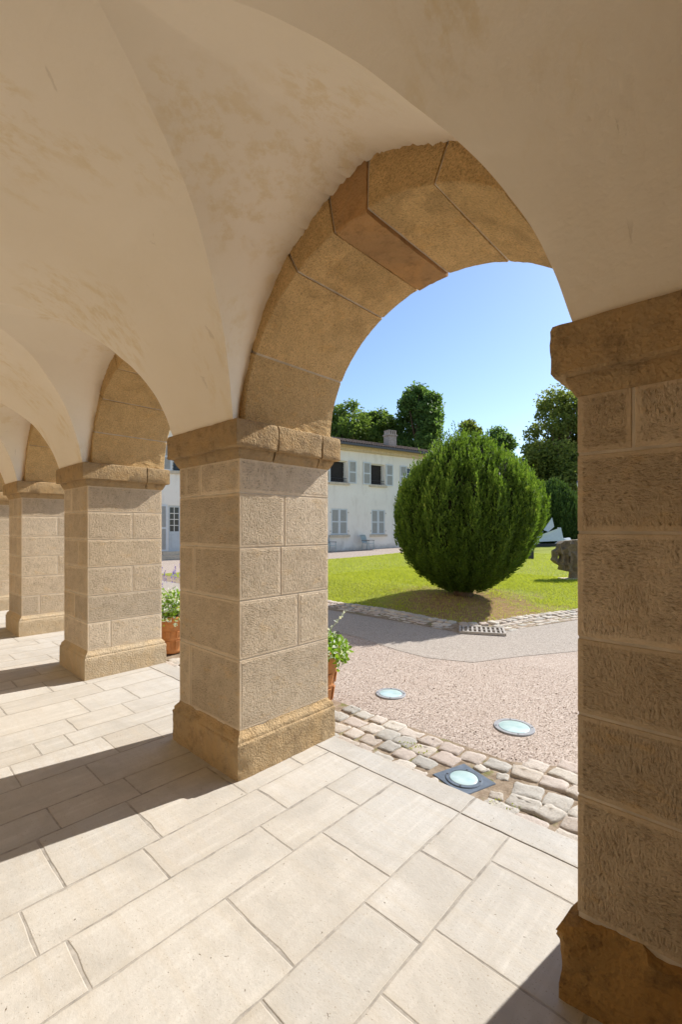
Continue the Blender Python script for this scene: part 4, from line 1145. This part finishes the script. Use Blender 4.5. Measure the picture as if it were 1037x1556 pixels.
def vtx(x, y, z):
    k = (round(x, 4), round(y, 4), round(z, 4))
    if k not in vi: vi[k] = len(V); V.append(k)
    return vi[k]
for xa, xb in zip(xs, xs[1:]):
    for za, zb in zip(zs, zs[1:]):
        if solid((xa+xb)/2, (za+zb)/2): F.append((vtx(xa, 0, za), vtx(xb, 0, za), vtx(xb, 0, zb), vtx(xa, 0, zb)))
for a, b, c, d, k in OPEN:
    q = 0.22
    F += [(vtx(a,0,c), vtx(a,q,c), vtx(a,q,d), vtx(a,0,d))[::-1], (vtx(b,0,c), vtx(b,q,c), vtx(b,q,d), vtx(b,0,d)), (vtx(a,0,c), vtx(b,0,c), vtx(b,q,c), vtx(a,q,c))[::-1], (vtx(a,0,d), vtx(b,0,d), vtx(b,q,d), vtx(a,q,d))]
DEP = 9.0
F += [(vtx(T0,0,-.6), vtx(T0,0,ZE), vtx(T0,DEP,ZE), vtx(T0,DEP,-.6)), (vtx(T1,0,-.6), vtx(T1,DEP,-.6), vtx(T1,DEP,ZE), vtx(T1,0,ZE)), (vtx(T0,DEP,-.6), vtx(T0,DEP,ZE), vtx(T1,DEP,ZE), vtx(T1,DEP,-.6))]
wall = meshobj('wall', V, F, M['facade'], house)
MB().box(T0-0.1, T1+0.1, -0.16, 0.0, ZE-0.22, ZE-0.02).box(T0-0.1, T1+0.1, -0.26, 0.0, ZE-0.02, ZE+0.12).build('cornice', M['cornice'], house)
MB().box(T0, T1, 0.21, 0.26, 3.2, 3.4).build('floor_beam', M['darkroom'], house)
def shutter(a, b, z0, z1, y, name='shutter'):
    s = MB(); fw = 0.075
    s.box(a, a+fw, y-0.02, y+0.02, z0, z1).box(b-fw, b, y-0.02, y+0.02, z0, z1)
    for zz_ in (z0, (z0+z1)/2-0.04, z1-fw): s.box(a+fw, b-fw, y-0.02, y+0.02, zz_, zz_+0.08)
    so_ = s.build(name, M['shutter'], house)
    l = MB(); zz_ = z0+0.09
    while zz_ < z1-0.09:
        if abs(zz_ - (z0+z1)/2) > 0.06: l.box(a+fw, b-fw, y-0.012, y+0.010, zz_, zz_+0.034)
        zz_ += 0.052
    l.box(a+fw, b-fw, y+0.011, y+0.014, z0+0.08, z1-0.08)
    l.build('louvres', M['louvre'], so_)
for (a, b, c, d, k) in OPEN:
    w = b-a
    if k != 'door':
        MB().box(a-0.14, b+0.14, -0.10, 0.20, c-0.14, c).build('sill', M['sill'], house)
    if k in ('open', 'shut_open'):
        f = MB().box(a, a+0.07, 0.14, 0.20, c, d).box(b-0.07, b, 0.14, 0.20, c, d).box(a+0.07, b-0.07, 0.14, 0.20, d-0.07, d).box(a+0.07, b-0.07, 0.14, 0.20, c, c+0.05)
        wo_ = f.build('window', M['winframe'], house)
        if k == 'open':
            MB().box(a-0.5, b+0.5, 0.3, 2.6, c-0.8, d+0.3).build('room', M['darkroom'], wo_)
            lf = MB(); xo = b-0.09   # casement leaf swung into the room
            for (yy0, yy1) in ((0.21, 0.27), (0.70, 0.76)): lf.box(xo-0.02, xo+0.02, yy0, yy1, c+0.05, d-0.08)
            for zz_ in (c+0.05, c+0.38, c+0.70, c+1.00, d-0.13): lf.box(xo-0.02, xo+0.02, 0.27, 0.70, zz_, zz_+0.045)
            lf.build('casement', M['winframe'], wo_)
        else:
            MB().box(a+0.07, b-0.07, 0.165, 0.172, c+0.05, d-0.07).build('pane', M['glass'], wo_)
            br = MB().box((a+b)/2-0.03, (a+b)/2+0.03, 0.145, 0.195, c+0.05, d-0.07)
            for q in (0.36, 0.68): br.box(a+0.07, (a+b)/2-0.03, 0.15, 0.19, c+(d-c)*q, c+(d-c)*q+0.03).box((a+b)/2+0.03, b-0.07, 0.15, 0.19, c+(d-c)*q, c+(d-c)*q+0.03)
            br.build('glazing_bars', M['winframe'], wo_)
        rl = MB().bar((a, 0.06, c+0.28), (b, 0.06, c+0.28), 0.016, None, 6).bar((a, 0.06, c+0.12), (b, 0.06, c+0.12), 0.012, None, 6)
        for i in range(1, 6): rl.bar((a+w*i/6, 0.06, c), (a+w*i/6, 0.06, c+0.28), 0.008, None, 5)
        rl.build('railing', M['iron'], wo_)
        shutter(a-0.66, a-0.04, c-0.02, d+0.05, -0.045); shutter(b+0.08, b+0.70, c-0.02, d+0.05, -0.045)
    elif k == 'closed':
        shutter(a+0.01, (a+b)/2-0.006, c+0.01, d-0.01, 0.03); shutter((a+b)/2+0.006, b-0.01, c+0.01, d-0.01, 0.03)
        for xh in (a-0.05, b+0.05): MB().box(xh-0.025, xh+0.025, -0.02, 0.0, c+0.2, c+0.27).box(xh-0.025, xh+0.025, -0.02, 0.0, d-0.27, d-0.2).build('hinge', M['chimney'], house)
    else:
        dr_ = MB().box(a, a+0.09, 0.06, 0.14, c, d).box(b-0.09, b, 0.06, 0.14, c, d).box(a+0.09, b-0.09, 0.06, 0.14, d-0.09, d).box(a+0.09, b-0.09, 0.07, 0.13, c, c+1.0).box((a+b)/2-0.05, (a+b)/2+0.05, 0.065, 0.135, c+1.0, d-0.09)
        do = dr_.build('door', M['door'], house)
        for px0, px1 in ((a+0.09, (a+b)/2-0.05), ((a+b)/2+0.05, b-0.09)):
            MB().box(px0+0.08, px1-0.08, 0.05, 0.07, c+0.15, c+0.85).build('door_panel', M['door'], do)
            br = MB()
            hgt = d-0.09-(c+1.0)
            MB().box(px0, px1, 0.10, 0.105, c+1.0, d-0.09).build('pane', M['glass'], do)
            br.box((px0+px1)/2-0.018, (px0+px1)/2+0.018, 0.085, 0.099, c+1.0, d-0.09)
            for i in range(1, 4): br.box(px0, px1, 0.08, 0.098, c+1.0+hgt*i/4-0.018, c+1.0+hgt*i/4+0.018)
            br.build('glazing_bars', M['winframe'], do)
        MB().bar((b-0.14, 0.03, c+0.95), (b-0.26, 0.03, c+0.95), 0.012).build('handle', M['iron'], do)
        shutter(a-0.66, a-0.05, c+0.02, d+0.02, -0.045); shutter(b+0.05, b+0.66, c+0.02, d+0.02, -0.045)
        MB().box(a-0.5, b+0.5, -0.55, -0.003, -0.5, 0.15).box(a-0.3, b+0.3, -0.25, -0.004, 0.15, 0.31).build('doorstep', M['sill'], house)
# roof: barrel tiles
tanp = 0.27; RB = DEP/2
V, F = [], []
pitch = 0.20; nx = int((T1-T0+1.0)/pitch*6); x0r = T0-0.5; nr = 14
for j in range(nr):
    ya = -0.48 + (RB+0.48)*j/nr; yb = -0.48 + (RB+0.48)*(j+1)/nr + 0.05
    k = len(V)
    for (yy_, lift) in ((ya, 0.045), (yb, 0.0)):
        for i in range(nx+1):
            x = x0r + i*pitch/6; w = 0.045*abs(math.sin(math.pi*(i/6.0)))*2 - 0.03
            V.append((x, yy_, ZE+0.18 + (yy_+0.48)*tanp + w + lift + 0.012*noise.noise(Vector((x*4, j*2.0, 0)))))
    for i in range(nx): F.append((k+i, k+i+1, k+nx+1+i+1, k+nx+1+i))
roof = meshobj('roof', V, F, M['roof'], house); roof['kind'] = 'stuff'
ridge = ZE+0.18+(RB+0.48)*tanp
MB().prism([(T0-0.5, RB, ridge), (T0-0.5, 2*RB+0.48, ZE+0.18), (T0-0.5, 2*RB+0.48, ZE+0.10), (T0-0.5, RB, ridge-0.08)], (T1-T0+1.0, 0, 0)).build('rear_roof', M['roof'], house)
MB().prism([(T0-0.4, -0.44, ZE+0.13), (T0-0.4, RB, ridge-0.10), (T0-0.4, 2*RB, ZE+0.1), (T0-0.4, 0.0, ZE+0.1)], (T1-T0+0.8, 0, 0)).build('roof_deck', M['iron'], house)
MB().box(T0-0.5, T1+0.5, -0.60, -0.45, ZE+0.06, ZE+0.19).build('gutter', M['gutter'], house)
ch = MB().box(6.75-0.36, 6.75+0.36, 1.9, 2.5, ZE+0.4, 8.25).box(6.75-0.42, 6.75+0.42, 1.84, 2.56, 8.25, 8.35).build('chimney', M['chimney'], roof)
for i in range(4):
    MB().box(6.75-0.33+i*0.19, 6.75-0.33+i*0.19+0.10, 1.9, 2.5, 8.35, 8.60).build('chimney_pot', M['chimney'], roof)
MB().box(6.75-0.36, 6.75+0.36, 1.9, 2.5, 8.60, 8.66).build('chimney_cap', M['chimney'], roof)

# dark gable far behind the trees
p = at(512, 62); gb = empty('distant_gabled_house', (p.x, p.y, ground_z(p.y)), R(35)); tag(gb, 'dark gabled roof of a house glimpsed behind the loose tree', 'house')
MB().box(-6, 6, -4, 4, -0.5, 12.2).build('wall', M['chimney'], gb)
MB().prism([(-6.4, -4.6, 12.0), (-6.4, 0, 15.4), (-6.4, 4.6, 12.0)], (12.8, 0, 0)).build('roof', M['roof'], gb)
MB().box(3.0, 3.8, -0.4, 0.4, 14.5, 16.2).build('chimney', M['chimney'], gb)

# ------------------------------------------------------------------ garden chairs by the house wall
def garden_chair(t, label, turn=0.15):
    p = HW0 + HD*t + HN*0.62
    c = empty('garden_chair', (p.x, p.y, ground_z(p.y)+0.003), math.atan2(HN.y, HN.x) + math.pi/2 + turn); tag(c, label, 'chair')
    # local -y is the front
    for sx in (-0.29, 0.29):
        MB().bar((sx, -0.24, 0), (sx, -0.24, 0.60), 0.022).build('leg', M['chair'], c)
        MB().bar((sx, 0.30, 0), (sx, 0.22, 0.42), 0.022).build('leg', M['chair'], c)
        MB().box(sx-0.035, sx+0.035, -0.30, 0.26, 0.60, 0.63).build('armrest', M['chairarm'], c, bevel=0.008)
        MB().bar((sx, 0.20, 0.40), (sx, 0.40, 0.94), 0.020).build('back_post', M['chair'], c)
    for i in range(6):
        y = -0.22 + i*0.085; MB().box(-0.28, 0.28, y, y+0.07, 0.40, 0.42).build('seat_slat', M['chair'], c)
    for i in range(7):
        x = -0.25 + i*0.075
        MB().prism([(x, 0.235, 0.46), (x+0.058, 0.235, 0.46), (x+0.058, 0.405, 0.93), (x, 0.405, 0.93)], (0, 0.015, 0.0)).build('back_slat', M['chair'], c)
    MB().bar((-0.29, 0.40, 0.94), (0.29, 0.40, 0.94), 0.022).build('top_rail', M['chair'], c)
garden_chair(2.55, 'pale grey-green garden chair below the wall between two shuttered windows', 0.35)
garden_chair(-0.35, 'grey-green garden chair by the house wall, its edge behind the worn pier', 0.2)

# ------------------------------------------------------------------ sculptures on the lawn
def slabp(m, pts, off): m.prism(pts, off)
p = at(826, 30); sz = ground_z(p.y) + 0.012
s = empty('angular_steel_sculpture', (p.x, p.y, sz), YAW); tag(s, 'white angular folded sheet-metal sculpture before the dark cypress', 'sculpture')
K = 30/691.0
def spx(x, y, dy=0.0): return ((x-826)*K, dy, (833-y)*K)
for nm, pts, off in (('long_panel', [spx(812, 818, -0.3), spx(812, 826, -0.3), spx(852, 824, -0.5), spx(851, 804, -0.2)], (0.05, 0.10, 0)),
                     ('raised_fin', [spx(828, 808, 0.1), spx(834, 811, 0.0), spx(842, 803, -0.1), spx(841, 789, 0.1)], (0.03, 0.10, 0)),
                     ('rear_panel', [spx(795, 800, 0.5), spx(812, 810, 0.2), spx(830, 811, 0.3), spx(812, 803, 0.6)], (0.0, 0.06, -0.04)),
                     ('low_wing', [spx(801, 828, 0.2), spx(806, 821, 0.1), spx(824, 830, 0.0), spx(803, 831, -0.1)], (0.0, 0.3, 0.02)),
                     ('side_fin', [spx(851, 804, 0.0), spx(855, 809, 0.2), spx(853, 812, 0.2), spx(852, 812, -0.1)], (0.0, 0.3, 0.0)),
                     ('right_wing', [spx(848, 829, 0.1), spx(860, 821, 0.3), spx(872, 820, 0.4), spx(872, 828, 0.1)], (0.0, 0.3, 0.0))):
    MB().prism(pts, off).build(nm, M['steel'], s)
MB().box(-0.5, 0.9, -0.3, 0.3, 0.0, 0.18).build('base', M['basalt'], s)

p = at(799, 19.6); s = empty('stone_block_sculpture', (p.x, p.y, lawn_z(p.x, p.y)), YAW); s.scale = (0.86, 0.86, 0.86); tag(s, 'pale stone piece on a dark square pedestal beside the clipped yew', 'sculpture')
MB().box(-0.42, 0.30, -0.32, 0.32, 0.0, 0.42).build('pedestal', M['basalt'], s, bevel=0.01)
V, F = [], []
bm = bmesh.new(); bmesh.ops.create_cube(bm, size=1.0); bmesh.ops.subdivide_edges(bm, edges=bm.edges, cuts=4, use_grid_fill=True)
for v in bm.verts:
    v.co.x = v.co.x*0.62 - 0.03; v.co.y *= 0.5; v.co.z = 0.60 + v.co.z*0.36
    q = noise.noise(v.co*4.0); v.co += v.co.normalized()*0.06*q
    if v.co.z > 0.65 and v.co.x < -0.05: v.co.z -= 0.12
me = bpy.data.meshes.new('carved_stone'); bm.to_mesh(me); bm.free(); me.materials.append(M['paleblock']); link(bpy.data.objects.new('carved_stone', me), s)

p = gnd(871, 880, 0.17); s = empty('carved_wood_sculpture', (p.x, p.y, lawn_z(p.x, p.y)), YAW); tag(s, 'dark carved sculpture with oval piercings on a short post, beside the shaded pier', 'sculpture')
K = p.xy.dot(Vd.xy)/691.0
def wpx(x, y): return ((x-871)*K, (883-y)*K)
outline = [(862, 824), (874, 823), (886, 822), (893, 828), (896, 840), (893, 852), (896, 862), (890, 869), (872, 869), (862, 871), (853, 869), (850, 862), (845, 858), (841, 854), (843, 848), (842, 840), (846, 836), (848, 829), (855, 825)]
holes = [[(848, 845), (850, 843), (851, 848), (850, 853), (848, 852)], [(861, 848), (864, 846), (866, 851), (865, 858), (863, 860), (861, 856)], [(880, 846), (884, 844), (887, 852), (885, 860), (881, 858)]]
bm = bmesh.new(); eds = []
for loop in [outline] + holes:
    vv = [bm.verts.new((*wpx(*q)[:1], 0, wpx(*q)[1])) for q in loop]
    for a, b in zip(vv, vv[1:]+vv[:1]): eds.append(bm.edges.new((a, b)))
res = bmesh.ops.triangle_fill(bm, use_beauty=True, edges=eds)
bmesh.ops.subdivide_edges(bm, edges=list(bm.edges), cuts=3, use_grid_fill=False)
bmesh.ops.triangulate(bm, faces=bm.faces)
ex = bmesh.ops.extrude_face_region(bm, geom=list(bm.faces))
nv_ = [e for e in ex['geom'] if isinstance(e, bmesh.types.BMVert)]
bd = set()
for v in nv_: v.co.y = 0.20
for v in bm.verts:
    ridge_ = 0.05*math.sin(v.co.x*34 + 3*noise.noise(v.co*3)) + 0.05*noise.noise(v.co*6)
    v.co.y += ridge_*(1 if v.co.y > 0.1 else -1) - (0.1)
bmesh.ops.recalc_face_normals(bm, faces=bm.faces)
me = bpy.data.meshes.new('carved_body'); bm.to_mesh(me); bm.free(); me.materials.append(M['bronze']); link(bpy.data.objects.new('carved_body', me), s)
MB().prism([(*wpx(868, 870)[:1], -0.06, wpx(868, 870)[1]), (*wpx(880, 870)[:1], -0.06, wpx(880, 870)[1]), (*wpx(881, 884)[:1], -0.06, -0.05), (*wpx(866, 884)[:1], -0.06, -0.05)], (0, 0.14, 0)).build('post', M['bronze'], s)
MB().box(-0.32, 0.35, -0.18, 0.18, -0.03, 0.03).build('foot_slab', M['sill'], s, bevel=0.01)

# lamp behind the near pier
p = at(881, 29); s = empty('garden_lamp', (p.x, p.y, ground_z(p.y))); tag(s, 'white garden lamp with blue cap on a post, at the shaded pier edge', 'lamp')
MB().bar((0, 0, 0), (0, 0, 3.75), 0.05, 0.035).build('post', M['iron'], s, True)
MB().lathe([(0.08, 3.75), (0.14, 4.1), (0.10, 4.12)], 12).build('lantern', M['lampglass'], s)
MB().lathe([(0.17, 4.12), (0.10, 4.26), (0.02, 4.32)], 12).build('lamp_cap', M['lampcap'], s)
